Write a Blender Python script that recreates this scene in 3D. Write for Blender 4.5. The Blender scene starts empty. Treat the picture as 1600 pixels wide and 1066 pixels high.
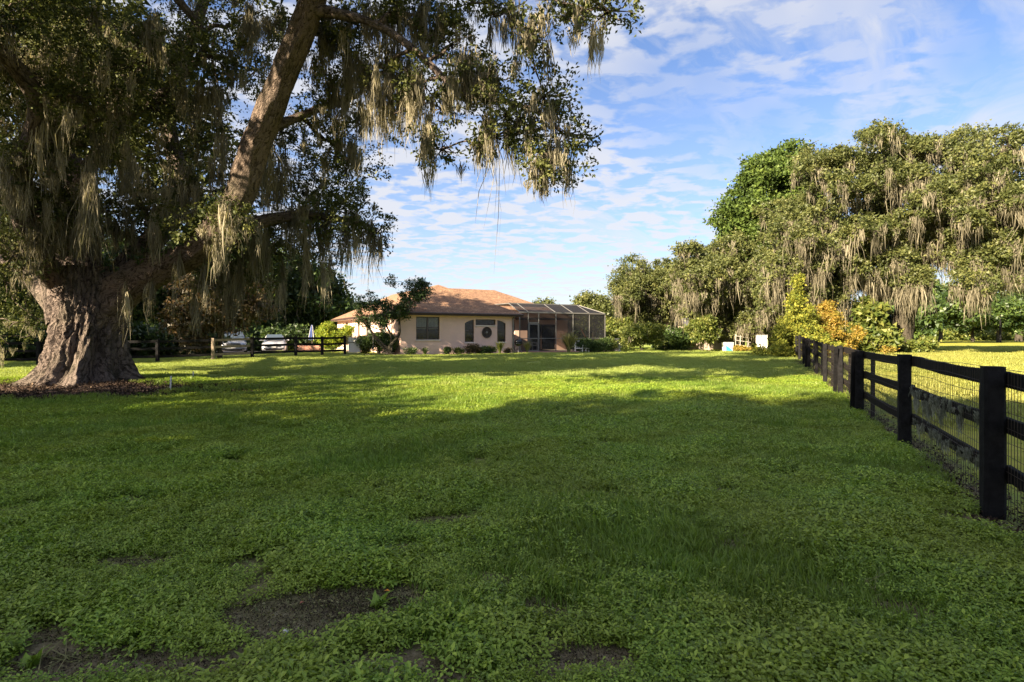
import bpy, math, random
import numpy as np
from mathutils import noise as mnoise, Vector
random.seed(7)
R = math.radians
sc = bpy.context.scene
COL = sc.collection

# ------------------------------------------------------------------ camera, sun, sky, exposure
cd = bpy.data.cameras.new('camera'); cam = bpy.data.objects.new('camera', cd); COL.objects.link(cam)
cam.location = (0, 0, 1.5); cam.rotation_euler = (R(90), 0, 0)
cd.lens = 20.0; cd.sensor_width = 36; cd.shift_y = -9/1600; cd.clip_end = 6000; cd.clip_start = .05
sc.camera = cam
SUN_EL, SUN_AZ = 25.0, 226.0            # azimuth clockwise from +Y of the place the sun stands
ld = bpy.data.lights.new('sun', 'SUN'); ld.energy = 3.6; ld.angle = R(.53); ld.color = (1, .83, .60)
lo = bpy.data.objects.new('sun', ld); COL.objects.link(lo)
sdir = Vector((math.sin(R(SUN_AZ))*math.cos(R(SUN_EL)), math.cos(R(SUN_AZ))*math.cos(R(SUN_EL)), math.sin(R(SUN_EL))))
lo.rotation_euler = sdir.to_track_quat('Z', 'Y').to_euler()
sc.view_settings.view_transform = 'Standard'; sc.view_settings.look = 'None'
sc.view_settings.exposure = 2.75; sc.view_settings.gamma = 1; sc.view_settings.use_curve_mapping = False
sc.cycles.max_bounces = 6; sc.cycles.transparent_max_bounces = 16
sc.cycles.diffuse_bounces = 4; sc.cycles.transmission_bounces = 4; sc.cycles.glossy_bounces = 2
sc.cycles.caustics_reflective = False; sc.cycles.caustics_refractive = False
sc.cycles.use_denoising = True; sc.cycles.use_adaptive_sampling = False; sc.cycles.sample_clamp_indirect = 6

def NN(nt, typ, **kw):
    n = nt.nodes.new(typ)
    for k, v in kw.items(): setattr(n, k, v)
    return n
def mathn(nt, op, a, b=None, c=None, clamp=False):
    n = NN(nt, 'ShaderNodeMath', operation=op, use_clamp=clamp)
    for i, v in enumerate((a, b, c)):
        if v is None: continue
        if isinstance(v, (int, float)): n.inputs[i].default_value = v
        else: nt.links.new(v, n.inputs[i])
    return n.outputs[0]
def mixc(nt, fac, a, b, typ='MIX'):
    n = NN(nt, 'ShaderNodeMix', data_type='RGBA', blend_type=typ)
    for s, v in ((n.inputs[0], fac), (n.inputs[6], a), (n.inputs[7], b)):
        if isinstance(v, (int, float)): s.default_value = v
        elif isinstance(v, tuple): s.default_value = (*v[:3], 1)
        else: nt.links.new(v, s)
    return n.outputs[2]
def rampn(nt, fac, stops, interp='LINEAR'):
    n = NN(nt, 'ShaderNodeValToRGB'); cr = n.color_ramp; cr.interpolation = interp
    while len(cr.elements) < len(stops): cr.elements.new(.5)
    for e, (p, c) in zip(cr.elements, stops):
        e.position = p; e.color = (*c, 1) if isinstance(c, tuple) else (c, c, c, 1)
    nt.links.new(fac, n.inputs[0]); return n.outputs[0]
def noisen(nt, vec, scale, detail=4, rough=.5, dist=0):
    n = NN(nt, 'ShaderNodeTexNoise'); n.inputs['Scale'].default_value = scale
    n.inputs['Detail'].default_value = detail; n.inputs['Roughness'].default_value = rough
    n.inputs['Distortion'].default_value = dist
    if vec is not None: nt.links.new(vec, n.inputs['Vector'])
    return n.outputs['Fac']
def mapn(nt, vec, loc=(0,0,0), rot=(0,0,0), scale=(1,1,1)):
    n = NN(nt, 'ShaderNodeMapping'); n.inputs[1].default_value = loc; n.inputs[2].default_value = rot; n.inputs[3].default_value = scale
    nt.links.new(vec, n.inputs[0]); return n.outputs[0]

wd = bpy.data.worlds.new('World'); sc.world = wd; wd.use_nodes = True
nt = wd.node_tree; nt.nodes.clear()
bg = NN(nt, 'ShaderNodeBackground'); wo = NN(nt, 'ShaderNodeOutputWorld'); nt.links.new(bg.outputs[0], wo.inputs[0])
sky = NN(nt, 'ShaderNodeTexSky', sky_type='NISHITA', sun_disc=False)
sky.sun_elevation = R(SUN_EL); sky.sun_rotation = R(SUN_AZ); sky.altitude = 10; sky.air_density = 1.0; sky.dust_density = .6; sky.ozone_density = 2.5
bg.inputs[1].default_value = .050
tc = NN(nt, 'ShaderNodeTexCoord'); sp = NN(nt, 'ShaderNodeSeparateXYZ'); nt.links.new(tc.outputs['Generated'], sp.inputs[0])
zz = mathn(nt, 'MAXIMUM', sp.outputs[2], 0.0)
zd = mathn(nt, 'ADD', zz, .10)
cx = mathn(nt, 'DIVIDE', sp.outputs[0], zd); cy = mathn(nt, 'DIVIDE', sp.outputs[1], zd)
cb = NN(nt, 'ShaderNodeCombineXYZ'); nt.links.new(cx, cb.inputs[0]); nt.links.new(cy, cb.inputs[1])
P = cb.outputs[0]
Pr = mapn(nt, P, rot=(0, 0, R(-52)))
big = noisen(nt, mapn(nt, Pr, loc=(3.1, 1.7, 0), scale=(.42, .9, 1)), 1.0, 4, .55, .4)
wisp = noisen(nt, mapn(nt, Pr, loc=(.4, 5.2, 0), scale=(.55, 1.5, 1)), 1.6, 9, .62, .8)
rip = noisen(nt, mapn(nt, P, loc=(1, 1, 0), rot=(0, 0, R(24)), scale=(1, 1.35, 1)), 6.0, 4, .5, .3)
fine = noisen(nt, P, 14, 6, .6, .2)
# thin veil + rippled sheet, more of it to the left and low down
side = mathn(nt, 'MULTIPLY_ADD', sp.outputs[0], -.42, .17)
low = mathn(nt, 'MAXIMUM', mathn(nt, 'MULTIPLY_ADD', zz, -.70, .28), -.03)
m0 = mathn(nt, 'ADD', mathn(nt, 'ADD', side, low), big)
sheet = rampn(nt, m0, [(.37, 0.0), (.62, 1.0)])
ripd = mathn(nt, 'ADD', mathn(nt, 'MULTIPLY', rip, .75), mathn(nt, 'MULTIPLY', fine, .25))
ripm = rampn(nt, ripd, [(.43, 0.04), (.545, 1.0)])
c1 = mathn(nt, 'MULTIPLY', sheet, ripm)
c2 = mathn(nt, 'MULTIPLY', rampn(nt, wisp, [(.45, 0.0), (.64, .85)]), rampn(nt, big, [(.30, .35), (.55, 1.0)]))
hz = rampn(nt, zz, [(.02, .70), (.18, .22), (.42, .03)])
cl = mathn(nt, 'MAXIMUM', mathn(nt, 'MAXIMUM', c1, c2), hz)
cl = mathn(nt, 'MULTIPLY', cl, .86, clamp=True)
blue = mixc(nt, .75, sky.outputs[0], (.36, .40, .54), 'MULTIPLY')
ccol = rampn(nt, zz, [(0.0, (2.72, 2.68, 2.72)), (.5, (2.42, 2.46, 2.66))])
# forward-scatter brightening of cloud round the unseen sun, added to fill the shaded lawn
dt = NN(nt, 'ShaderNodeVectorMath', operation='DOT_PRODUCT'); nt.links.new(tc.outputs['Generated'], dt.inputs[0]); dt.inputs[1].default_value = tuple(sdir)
sun_fill = mathn(nt, 'MULTIPLY_ADD', mathn(nt, 'POWER', mathn(nt, 'MAXIMUM', dt.outputs['Value'], 0.0), 2.5), 1.6, 1.0)
cc2 = NN(nt, 'ShaderNodeVectorMath', operation='SCALE'); nt.links.new(ccol, cc2.inputs[0]); nt.links.new(sun_fill, cc2.inputs['Scale'])
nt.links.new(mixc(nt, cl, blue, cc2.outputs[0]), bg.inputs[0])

# ------------------------------------------------------------------ helpers
F = 889.0
def PX(px, py, Y):
    return np.array([(px-800)/F*Y, Y, 1.5-(py-524)/F*Y])
def sstep(a, b, x):
    t = np.clip((np.asarray(x, float)-a)/(b-a), 0, 1); return t*t*(3-2*t)
def gz(x, y):
    x = np.asarray(x, float); y = np.asarray(y, float)
    z = .25*sstep(14, 34, y)*sstep(-24, -9, x)
    z = z + .035*np.sin(x*.9+1.3*np.sin(y*.5))*np.sin(y*.7+.6*np.sin(x*.6))*sstep(60, 30, np.hypot(x, y)) + .10*np.sin(x*.11+1)*np.sin(y*.09)*sstep(40, 90, y)
    oak = np.hypot(x+13.0, y-17.0)
    return z + .16*np.exp(-(oak/2.6)**2)
def G(x, y): return float(gz(x, y))

def prop(o, **kw):
    for k, v in kw.items():
        if v is not None: o[k] = v
    return o
def thing(name, label, cat, loc, rotz=0, group=None):
    o = bpy.data.objects.new(name, None); COL.objects.link(o); o.location = loc; o.rotation_euler = (0, 0, rotz)
    o.empty_display_size = .2
    return prop(o, label=label, category=cat, group=group)
def mk(name, V, faces=None, quads=None, tris=None, mat=None, parent=None, off=None, tint=None, uv=None, smooth=False, **kw):
    me = bpy.data.meshes.new(name)
    V = np.asarray(V, float)
    if off is not None: V = V-np.asarray(off, float)
    if faces is not None:
        me.from_pydata([tuple(v) for v in V], [], [tuple(f) for f in faces])
    else:
        loops, starts, n = [], [], 0
        if quads is not None and len(quads):
            q = np.asarray(quads, np.int32); loops.append(q.ravel()); starts.append(np.arange(len(q))*4); n = q.size
        if tris is not None and len(tris):
            t = np.asarray(tris, np.int32); loops.append(t.ravel()); starts.append(n+np.arange(len(t))*3)
        L = np.concatenate(loops); S = np.concatenate(starts).astype(np.int32)
        me.vertices.add(len(V)); me.vertices.foreach_set('co', V.astype(np.float32).ravel())
        me.loops.add(len(L)); me.loops.foreach_set('vertex_index', L)
        me.polygons.add(len(S)); me.polygons.foreach_set('loop_start', S)
        me.update(calc_edges=True)
    if tint is not None:
        a = me.attributes.new('tint', 'FLOAT', 'POINT'); a.data.foreach_set('value', np.asarray(tint, np.float32))
    if uv is not None:
        li = np.empty(len(me.loops), np.int32); me.loops.foreach_get('vertex_index', li)
        l = me.uv_layers.new(name='UVMap'); l.data.foreach_set('uv', np.asarray(uv, np.float32)[li].ravel())
    if smooth: me.polygons.foreach_set('use_smooth', np.ones(len(me.polygons), bool))
    if mat: me.materials.append(mat)
    o = bpy.data.objects.new(name, me); COL.objects.link(o)
    if parent is not None: o.parent = parent
    return prop(o, **kw)
def share(o, parent, loc=None, rot=None, **kw):
    c = o.copy(); COL.objects.link(c); c.parent = parent
    if loc is not None: c.location = loc
    if rot is not None: c.rotation_euler = rot
    return prop(c, **kw)

class MB:
    def __init__(s): s.v = []; s.f = []
    def add(s, V, Fs):
        b = len(s.v); s.v += [tuple(map(float, p)) for p in V]; s.f += [tuple(i+b for i in f) for f in Fs]; return s
    def box(s, x0, x1, y0, y1, z0, z1, bev=0):
        if bev <= 0:
            return s.add([(x0,y0,z0),(x1,y0,z0),(x1,y1,z0),(x0,y1,z0),(x0,y0,z1),(x1,y0,z1),(x1,y1,z1),(x0,y1,z1)],
                     [(0,3,2,1),(4,5,6,7),(0,1,5,4),(1,2,6,5),(2,3,7,6),(3,0,4,7)])
        b = bev
        ring = lambda a, z: [(x0+a,y0+b+0*a,z),(x0+b,y0+a,z),(x1-b,y0+a,z),(x1-a,y0+b,z),(x1-a,y1-b,z),(x1-b,y1-a,z),(x0+b,y1-a,z),(x0+a,y1-b,z)]
        V = []
        for a, z in ((b, z0), (0, z0+b), (0, z1-b), (b, z1)): V += ring(a, z)
        Fs = [tuple(range(7,-1,-1)), tuple(range(24,32))]
        for k in range(3):
            for i in range(8): Fs.append((k*8+i, k*8+(i+1)%8, (k+1)*8+(i+1)%8, (k+1)*8+i))
        return s.add(V, Fs)
    def bar(s, a, b, w, h=None, n=4):
        h = w if h is None else h
        a, b = Vector(a), Vector(b); d = (b-a).normalized()
        up = Vector((0,0,1)) if abs(d.z) < .95 else Vector((0,1,0))
        sx = d.cross(up).normalized(); sy = sx.cross(d).normalized()
        V = []
        for p in (a, b):
            for i in range(n):
                t = 2*math.pi*(i+.5)/n; k = 1/math.cos(math.pi/n)
                V.append(p+sx*math.cos(t)*k*w/2+sy*math.sin(t)*k*h/2)
        Fs = [tuple(range(n-1,-1,-1)), tuple(range(n, 2*n))]+[(i,(i+1)%n,n+(i+1)%n,n+i) for i in range(n)]
        return s.add(V, Fs)
    def lathe(s, prof, n=16, c=(0,0,0), axis='z'):
        V = []
        for r, z in prof:
            for i in range(n):
                t = 2*math.pi*i/n
                p = (r*math.cos(t), r*math.sin(t), z)
                if axis == 'y': p = (p[0], p[2], p[1])
                if axis == 'x': p = (p[2], p[0], p[1])
                V.append((p[0]+c[0], p[1]+c[1], p[2]+c[2]))
        m = len(prof); Fs = [tuple(range(n-1,-1,-1)), tuple(range((m-1)*n, m*n))]
        for k in range(m-1):
            for i in range(n): Fs.append((k*n+i, k*n+(i+1)%n, (k+1)*n+(i+1)%n, (k+1)*n+i))
        return s.add(V, Fs)
    def loft(s, secs, cap=True):
        n = len(secs[0]); V = [p for q in secs for p in q]; Fs = []
        for k in range(len(secs)-1):
            for i in range(n): Fs.append((k*n+i, k*n+(i+1)%n, (k+1)*n+(i+1)%n, (k+1)*n+i))
        if cap: Fs += [tuple(range(n-1,-1,-1)), tuple(range((len(secs)-1)*n, len(secs)*n))]
        return s.add(V, Fs)
    def mk(s, name, mat, parent=None, smooth=False, **kw):
        return mk(name, s.v, faces=s.f, mat=mat, parent=parent, smooth=smooth, **kw)

# ------------------------------------------------------------------ materials
def new_mat(name):
    m = bpy.data.materials.new(name); m.use_nodes = True; t = m.node_tree; t.nodes.clear()
    out = NN(t, 'ShaderNodeOutputMaterial'); return m, t, out
def pbr(t, col, rough=.7, spec=.3, metal=0, normal=None):
    p = NN(t, 'ShaderNodeBsdfPrincipled')
    if isinstance(col, tuple): p.inputs['Base Color'].default_value = (*col, 1)
    else: t.links.new(col, p.inputs['Base Color'])
    if isinstance(rough, (int, float)): p.inputs['Roughness'].default_value = rough
    else: t.links.new(rough, p.inputs['Roughness'])
    p.inputs['Specular IOR Level'].default_value = spec; p.inputs['Metallic'].default_value = metal
    if normal is not None: t.links.new(normal, p.inputs['Normal'])
    return p
def bumpn(t, h, strength=.5, dist=.02):
    b = NN(t, 'ShaderNodeBump'); b.inputs['Strength'].default_value = strength; b.inputs['Distance'].default_value = dist
    t.links.new(h, b.inputs['Height']); return b.outputs[0]
def plain(name, col, rough=.7, spec=.3, metal=0, var=.12, scale=6, bump=.0):
    m, t, out = new_mat(name); g = NN(t, 'ShaderNodeNewGeometry').outputs['Position']
    n = noisen(t, g, scale, 6, .6); n2 = noisen(t, g, scale*9, 4, .6)
    f = mathn(t, 'ADD', mathn(t, 'MULTIPLY', n, .7), mathn(t, 'MULTIPLY', n2, .3))
    lo_ = tuple(max(0, c*(1-var*2)) for c in col); hi = tuple(min(1, c*(1+var)) for c in col)
    c = rampn(t, f, [(.3, lo_), (.65, hi)])
    nm = bumpn(t, n2, bump, .01) if bump else None
    t.links.new(pbr(t, c, rough, spec, metal, nm).outputs[0], out.inputs[0]); return m
def leafmat(name, stops, trans=.32, rough=.5, spec=.25, world=None):
    m, t, out = new_mat(name)
    a = NN(t, 'ShaderNodeAttribute', attribute_name='tint').outputs['Fac']
    c = rampn(t, a, stops)
    g = NN(t, 'ShaderNodeNewGeometry').outputs['Position']
    if world:
        n = noisen(t, g, world[0], 4, .6)
        c = mixc(t, rampn(t, n, [(.42, 0.), (.62, world[2])]), c, world[1])
        n2 = noisen(t, g, world[0]*.23, 3, .6)
        c = mixc(t, rampn(t, n2, [(.40, 0.), (.68, .55)]), c, tuple(k*.62 for k in world[1]))
    p = pbr(t, c, rough, spec)
    tr = NN(t, 'ShaderNodeBsdfTranslucent')
    t.links.new(mixc(t, 1.0, c, (1.2, 1.2, .75), 'MULTIPLY'), tr.inputs[0])
    mx = NN(t, 'ShaderNodeMixShader'); mx.inputs[0].default_value = trans
    t.links.new(p.outputs[0], mx.inputs[1]); t.links.new(tr.outputs[0], mx.inputs[2]); t.links.new(mx.outputs[0], out.inputs[0])
    return m
def barkmat(name, dark, light, sx=9, sy=2.2, bump=1.0):
    m, t, out = new_mat(name)
    uv = NN(t, 'ShaderNodeUVMap', uv_map='UVMap').outputs[0]
    w1 = noisen(t, mapn(t, uv, scale=(1, .6, 1)), 2.2, 5, .6); w2 = noisen(t, mapn(t, uv, loc=(7, 3, 0), scale=(1, .6, 1)), 2.2, 5, .6)
    cbn = NN(t, 'ShaderNodeCombineXYZ'); t.links.new(mathn(t, 'MULTIPLY', w1, .55), cbn.inputs[0]); t.links.new(mathn(t, 'MULTIPLY', w2, .9), cbn.inputs[1])
    va = NN(t, 'ShaderNodeVectorMath', operation='ADD'); t.links.new(uv, va.inputs[0]); t.links.new(cbn.outputs[0], va.inputs[1])
    # long furrows: a ridged noise much stretched along the stem, broken by short cross cracks
    f1 = noisen(t, mapn(t, va.outputs[0], scale=(sx, sy*.45, 1)), 1, 3, .5)
    rid = mathn(t, 'ABSOLUTE', mathn(t, 'SUBTRACT', f1, .5))
    f2 = noisen(t, mapn(t, va.outputs[0], loc=(3, 9, 0), scale=(sx*2.2, sy*1.1, 1)), 1, 4, .6)
    rid2 = mathn(t, 'ABSOLUTE', mathn(t, 'SUBTRACT', f2, .5))
    f3 = noisen(t, mapn(t, va.outputs[0], scale=(sx*1.1, sy*4.5, 1)), 1, 3, .6)
    h = mathn(t, 'ADD', rampn(t, rid, [(0, 0.), (.09, .6)]), mathn(t, 'ADD', rampn(t, rid2, [(0, 0.), (.10, .28)]), mathn(t, 'MULTIPLY', f3, .35)))
    cb3 = NN(t, 'ShaderNodeCombineXYZ'); w3 = noisen(t, uv, 9, 4, .65); w4 = noisen(t, mapn(t, uv, loc=(5, 5, 0)), 9, 4, .65)
    t.links.new(mathn(t, 'MULTIPLY', w3, .13), cb3.inputs[0]); t.links.new(mathn(t, 'MULTIPLY', w4, .22), cb3.inputs[1])
    vb = NN(t, 'ShaderNodeVectorMath', operation='ADD'); t.links.new(va.outputs[0], vb.inputs[0]); t.links.new(cb3.outputs[0], vb.inputs[1])
    vo = NN(t, 'ShaderNodeTexVoronoi', feature='DISTANCE_TO_EDGE'); vo.inputs['Scale'].default_value = 1; vo.inputs['Randomness'].default_value = 1
    t.links.new(mapn(t, vb.outputs[0], scale=(sx*1.25, sy*1.5, 1)), vo.inputs['Vector'])
    h = mathn(t, 'ADD', mathn(t, 'MULTIPLY', h, .72), rampn(t, vo.outputs['Distance'], [(0, 0.), (.16, .42)]))
    g = NN(t, 'ShaderNodeNewGeometry').outputs['Position']
    patch = noisen(t, g, .9, 4, .6); fine_ = noisen(t, g, 38, 5, .7)
    h = mathn(t, 'ADD', h, mathn(t, 'MULTIPLY', fine_, .25))
    c = rampn(t, h, [(.30, dark), (.75, tuple((p+q)/2 for p, q in zip(dark, light))), (1.15/1.3, light)])
    c = mixc(t, rampn(t, patch, [(.48, 0.), (.72, .5)]), c, (.10, .095, .06))
    t.links.new(pbr(t, c, .92, .1, 0, bumpn(t, h, bump, .07)).outputs[0], out.inputs[0]); return m

M = {}
M['oak_leaf'] = leafmat('oak_leaf', [(0, (.028, .039, .013)), (.5, (.070, .084, .026)), (1, (.145, .150, .048))], .25, .6, .14)
M['far_oak_leaf'] = leafmat('far_oak_leaf', [(0, (.038, .050, .014)), (.5, (.090, .106, .032)), (1, (.175, .178, .056))], .3, .5, .3)
M['dark_leaf'] = leafmat('dark_leaf', [(0, (.030, .050, .012)), (.5, (.070, .110, .022)), (1, (.14, .19, .04))], .25, .55, .18)
M['wood_leaf'] = leafmat('wood_leaf', [(0, (.016, .030, .010)), (.5, (.035, .062, .018)), (1, (.080, .120, .030))], .3, .5, .3)
M['lime_leaf'] = leafmat('lime_leaf', [(0, (.10, .16, .02)), (.5, (.22, .28, .03)), (1, (.42, .42, .05))], .4, .5, .3)
M['yellow_leaf'] = leafmat('yellow_leaf', [(0, (.07, .10, .018)), (.5, (.19, .21, .034)), (1, (.36, .33, .05))], .35, .6, .15)
M['gold_leaf'] = leafmat('gold_leaf', [(0, (.11, .12, .02)), (.5, (.28, .21, .035)), (1, (.44, .27, .06))], .4, .5, .3)
M['shrub_leaf'] = leafmat('shrub_leaf', [(0, (.05, .08, .018)), (.5, (.12, .15, .03)), (1, (.24, .24, .06))], .35, .5, .3)
M['hedge_leaf'] = leafmat('hedge_leaf', [(0, (.018, .036, .012)), (.5, (.045, .080, .020)), (1, (.12, .17, .035))], .3, .45, .35)
M['red_leaf'] = leafmat('red_leaf', [(0, (.026, .030, .013)), (.5, (.070, .055, .026)), (1, (.16, .095, .045))], .3, .5, .3)
M['reed_leaf'] = leafmat('reed_leaf', [(0, (.09, .11, .035)), (.5, (.22, .21, .08)), (1, (.38, .33, .15))], .3, .5, .3)
M['moss'] = leafmat('moss', [(0, (.09, .083, .058)), (.5, (.19, .17, .118)), (1, (.31, .28, .20))], .28, .9, .05)
M['near_moss'] = leafmat('near_moss', [(0, (.085, .080, .055)), (.5, (.21, .19, .135)), (1, (.39, .35, .25))], .3, .9, .05)
M['grey_moss'] = leafmat('grey_moss', [(0, (.10, .11, .085)), (.5, (.20, .21, .17)), (1, (.33, .34, .28))], .25, .9, .05)
M['bark'] = barkmat('bark', (.018, .013, .011), (.165, .130, .110), 8, 2.4, 1.0)
M['limb_bark'] = barkmat('limb_bark', (.035, .026, .02), (.21, .16, .125), 13, 3.5, .9)
M['far_bark'] = barkmat('far_bark', (.018, .015, .011), (.075, .064, .048), 7, 2, .6)
M['clover'] = leafmat('clover', [(0, (.060, .115, .013)), (.5, (.205, .335, .034)), (1, (.41, .53, .07))], .30, .42, .4, (1.1, (.32, .35, .045), .45))
M['blade'] = leafmat('blade', [(0, (.08, .15, .018)), (.5, (.18, .30, .032)), (1, (.33, .42, .07))], .4, .45, .35, (.8, (.18, .21, .035), .4))
M['lawn_blade'] = leafmat('lawn_blade', [(0, (.16, .23, .045)), (.5, (.30, .38, .085)), (1, (.47, .51, .17))], .45, .5, .3, (.5, (.36, .40, .10), .5))
M['field_blade'] = leafmat('field_blade', [(0, (.17, .205, .04)), (.5, (.33, .36, .08)), (1, (.47, .46, .15))], .45, .5, .3, (.3, (.38, .36, .10), .5))
M['litter'] = leafmat('litter', [(0, (.014, .010, .008)), (.6, (.050, .034, .024)), (.9, (.09, .060, .04)), (1, (.20, .14, .09))], .1, .8, .1)
M['fence_wood'] = plain('fence_wood', (.0105, .0100, .0105), .8, .15, 0, .48, 16, .8)
M['fence_end'] = plain('fence_end', (.10, .095, .095), .85, .1, 0, .3, 20, .6)
M['grey_wood'] = plain('grey_wood', (.24, .19, .14), .85, .1, 0, .25, 8, .5)
M['wire'] = plain('wire', (.07, .055, .045), .6, .3, .4, .2, 20)
M['stucco'] = plain('stucco', (.70, .49, .40), .92, .1, 0, .05, .8)
M['white_paint'] = plain('white_paint', (.52, .51, .49), .6, .3, 0, .05, 3)
M['grey_paint'] = plain('grey_paint', (.42, .39, .34), .7, .2, 0, .15, 5)
M['sill'] = plain('sill', (.66, .56, .50), .8, .2, 0, .06, 3)
M['fascia'] = plain('fascia', (.050, .030, .026), .5, .4, 0, .1, 3)
M['bronze'] = plain('bronze', (.055, .038, .030), .4, .5, .2, .1, 8)
M['curtain'] = plain('curtain', (.85, .78, .66), .9, .1, 0, .15, 9)
M['interior'] = plain('interior', (.03, .028, .028), .9, .1, 0, .1, 3)
M['alu'] = plain('alu', (.17, .165, .155), .45, .4, .2, .06, 4)
M['concrete'] = plain('concrete', (.42, .36, .31), .9, .1, 0, .12, 3, .3)
M['drive'] = plain('drive', (.40, .33, .28), .95, .1, 0, .15, 2, .4)
M['black_metal'] = plain('black_metal', (.012, .012, .013), .25, .5, 0, .1, 5)
M['grey_metal'] = plain('grey_metal', (.16, .165, .18), .5, .4, .3, .1, 5)
M['wicker'] = plain('wicker', (.70, .66, .60), .7, .2, 0, .1, 5)
M['orange'] = plain('orange', (.65, .25, .03), .6, .3, 0, .15, 4)
M['blue'] = plain('blue', (.05, .28, .42), .5, .3, 0, .1, 4)
M['navy'] = plain('navy', (.06, .09, .28), .8, .2, 0, .1, 4)
M['shed'] = plain('shed', (.42, .34, .28), .9, .1, 0, .08, 1.5, .2)
M['shed_roof'] = plain('shed_roof', (.12, .12, .13), .6, .3, 0, .1, 3)
M['car_paint'] = plain('car_paint', (.50, .50, .51), .18, .6, 0, .02, 2)
M['silver_paint'] = plain('silver_paint', (.34, .35, .36), .2, .6, .35, .03, 2)
M['car_black'] = plain('car_black', (.012, .012, .013), .4, .4, 0, .1, 8)
M['tyre'] = plain('tyre', (.016, .016, .016), .85, .2, 0, .2, 10)
M['rim'] = plain('rim', (.45, .45, .46), .3, .5, .8, .05, 5)
M['lamp_lens'] = plain('lamp_lens', (.55, .57, .60), .1, .7, .3, .05, 9)
M['bud_pot'] = plain('bud_pot', (.35, .13, .08), .8, .2, 0, .1, 4)

def glassmat():
    m, t, out = new_mat('window_glass')
    p = pbr(t, (.02, .024, .028), .06, .8); tr = NN(t, 'ShaderNodeBsdfTransparent'); tr.inputs[0].default_value = (.88, .92, .92, 1)
    mx = NN(t, 'ShaderNodeMixShader'); mx.inputs[0].default_value = .32
    t.links.new(tr.outputs[0], mx.inputs[1]); t.links.new(p.outputs[0], mx.inputs[2]); t.links.new(mx.outputs[0], out.inputs[0]); return m
M['glass'] = glassmat()
def screenmat(name, fac, col):
    m, t, out = new_mat(name)
    p = pbr(t, col, .8, .1); tr = NN(t, 'ShaderNodeBsdfTransparent')
    mx = NN(t, 'ShaderNodeMixShader'); mx.inputs[0].default_value = fac
    t.links.new(tr.outputs[0], mx.inputs[1]); t.links.new(p.outputs[0], mx.inputs[2]); t.links.new(mx.outputs[0], out.inputs[0]); return m
M['screen'] = screenmat('screen', .70, (.022, .022, .024)); M['roof_screen'] = screenmat('roof_screen', .86, (.022, .022, .026))
def shinglemat():
    m, t, out = new_mat('shingle')
    uv = NN(t, 'ShaderNodeUVMap', uv_map='UVMap').outputs[0]
    b = NN(t, 'ShaderNodeTexBrick'); b.inputs['Scale'].default_value = 1; b.inputs['Brick Width'].default_value = .33; b.inputs['Row Height'].default_value = .15
    b.inputs['Mortar Size'].default_value = .008; b.inputs['Color1'].default_value = (.24, .14, .085, 1); b.inputs['Color2'].default_value = (.42, .26, .155, 1); b.inputs['Mortar'].default_value = (.13, .08, .05, 1)
    t.links.new(uv, b.inputs['Vector'])
    g = NN(t, 'ShaderNodeNewGeometry').outputs['Position']
    n = noisen(t, g, .7, 5, .6); n2 = noisen(t, g, 7, 5, .7)
    c = mixc(t, rampn(t, n, [(.4, 0.), (.65, .6)]), b.outputs['Color'], (.22, .13, .09))
    c = mixc(t, rampn(t, n2, [(.38, .75), (.62, 0.)]), c, (.12, .07, .05))
    t.links.new(pbr(t, c, .95, .1, 0, bumpn(t, b.outputs['Fac'], -.5, .02)).outputs[0], out.inputs[0]); return m
M['shingle'] = shinglemat()
def pavermat():
    m, t, out = new_mat('paver')
    g = NN(t, 'ShaderNodeNewGeometry').outputs['Position']
    b = NN(t, 'ShaderNodeTexBrick'); b.inputs['Scale'].default_value = 1; b.inputs['Brick Width'].default_value = .24; b.inputs['Row Height'].default_value = .12
    b.inputs['Mortar Size'].default_value = .006; b.inputs['Color1'].default_value = (.42, .17, .12, 1); b.inputs['Color2'].default_value = (.50, .28, .20, 1); b.inputs['Mortar'].default_value = (.30, .24, .20, 1)
    t.links.new(mapn(t, g, rot=(0, 0, R(28))), b.inputs['Vector'])
    t.links.new(pbr(t, b.outputs['Color'], .9, .1).outputs[0], out.inputs[0]); return m
M['paver'] = pavermat()

# dirt patches in the near ground cover: (x, y, rx, ry)
DIRT = [(-1.05, 3.20, .50, .26), (-.78, 3.32, .34, .19), (-1.98, 2.78, .36, .12), (-1.35, 2.70, .2, .09), (-2.45, 3.05, .22, .08), (-2.55, 3.95, .28, .07), (-2.9, 3.0, .25, .10),
        (-.52, 4.75, .22, .07), (.18, 3.2, .14, .10), (-.35, 2.62, .10, .07), (1.55, 4.2, .16, .10), (1.2, 2.9, .14, .08), (-.75, 4.1, .16, .06), (2.1, 3.3, .14, .07),
        (-3.4, 5.2, .3, .1), (.9, 5.6, .22, .08), (.35, 2.75, .18, .07), (-.1, 3.6, .15, .06), (2.9, 6.2, .2, .08), (-4.5, 6.6, .3, .1)]
DIRT = [(a, b-.17, c, d) for a, b, c, d in DIRT]
def dirtmask(x, y):
    m = np.zeros_like(x)
    for (a, b, rx, ry) in DIRT: m = np.maximum(m, 1-np.hypot((x-a)/(rx+.12), (y-b)/(ry+.10)))
    return m           # > 0 inside
FX0, FY0, FS = 3.93, 4.65, .441          # fence line
def fence_side(x, y): return (x-FX0-FS*(y-FY0))/math.hypot(1, FS)

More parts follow.
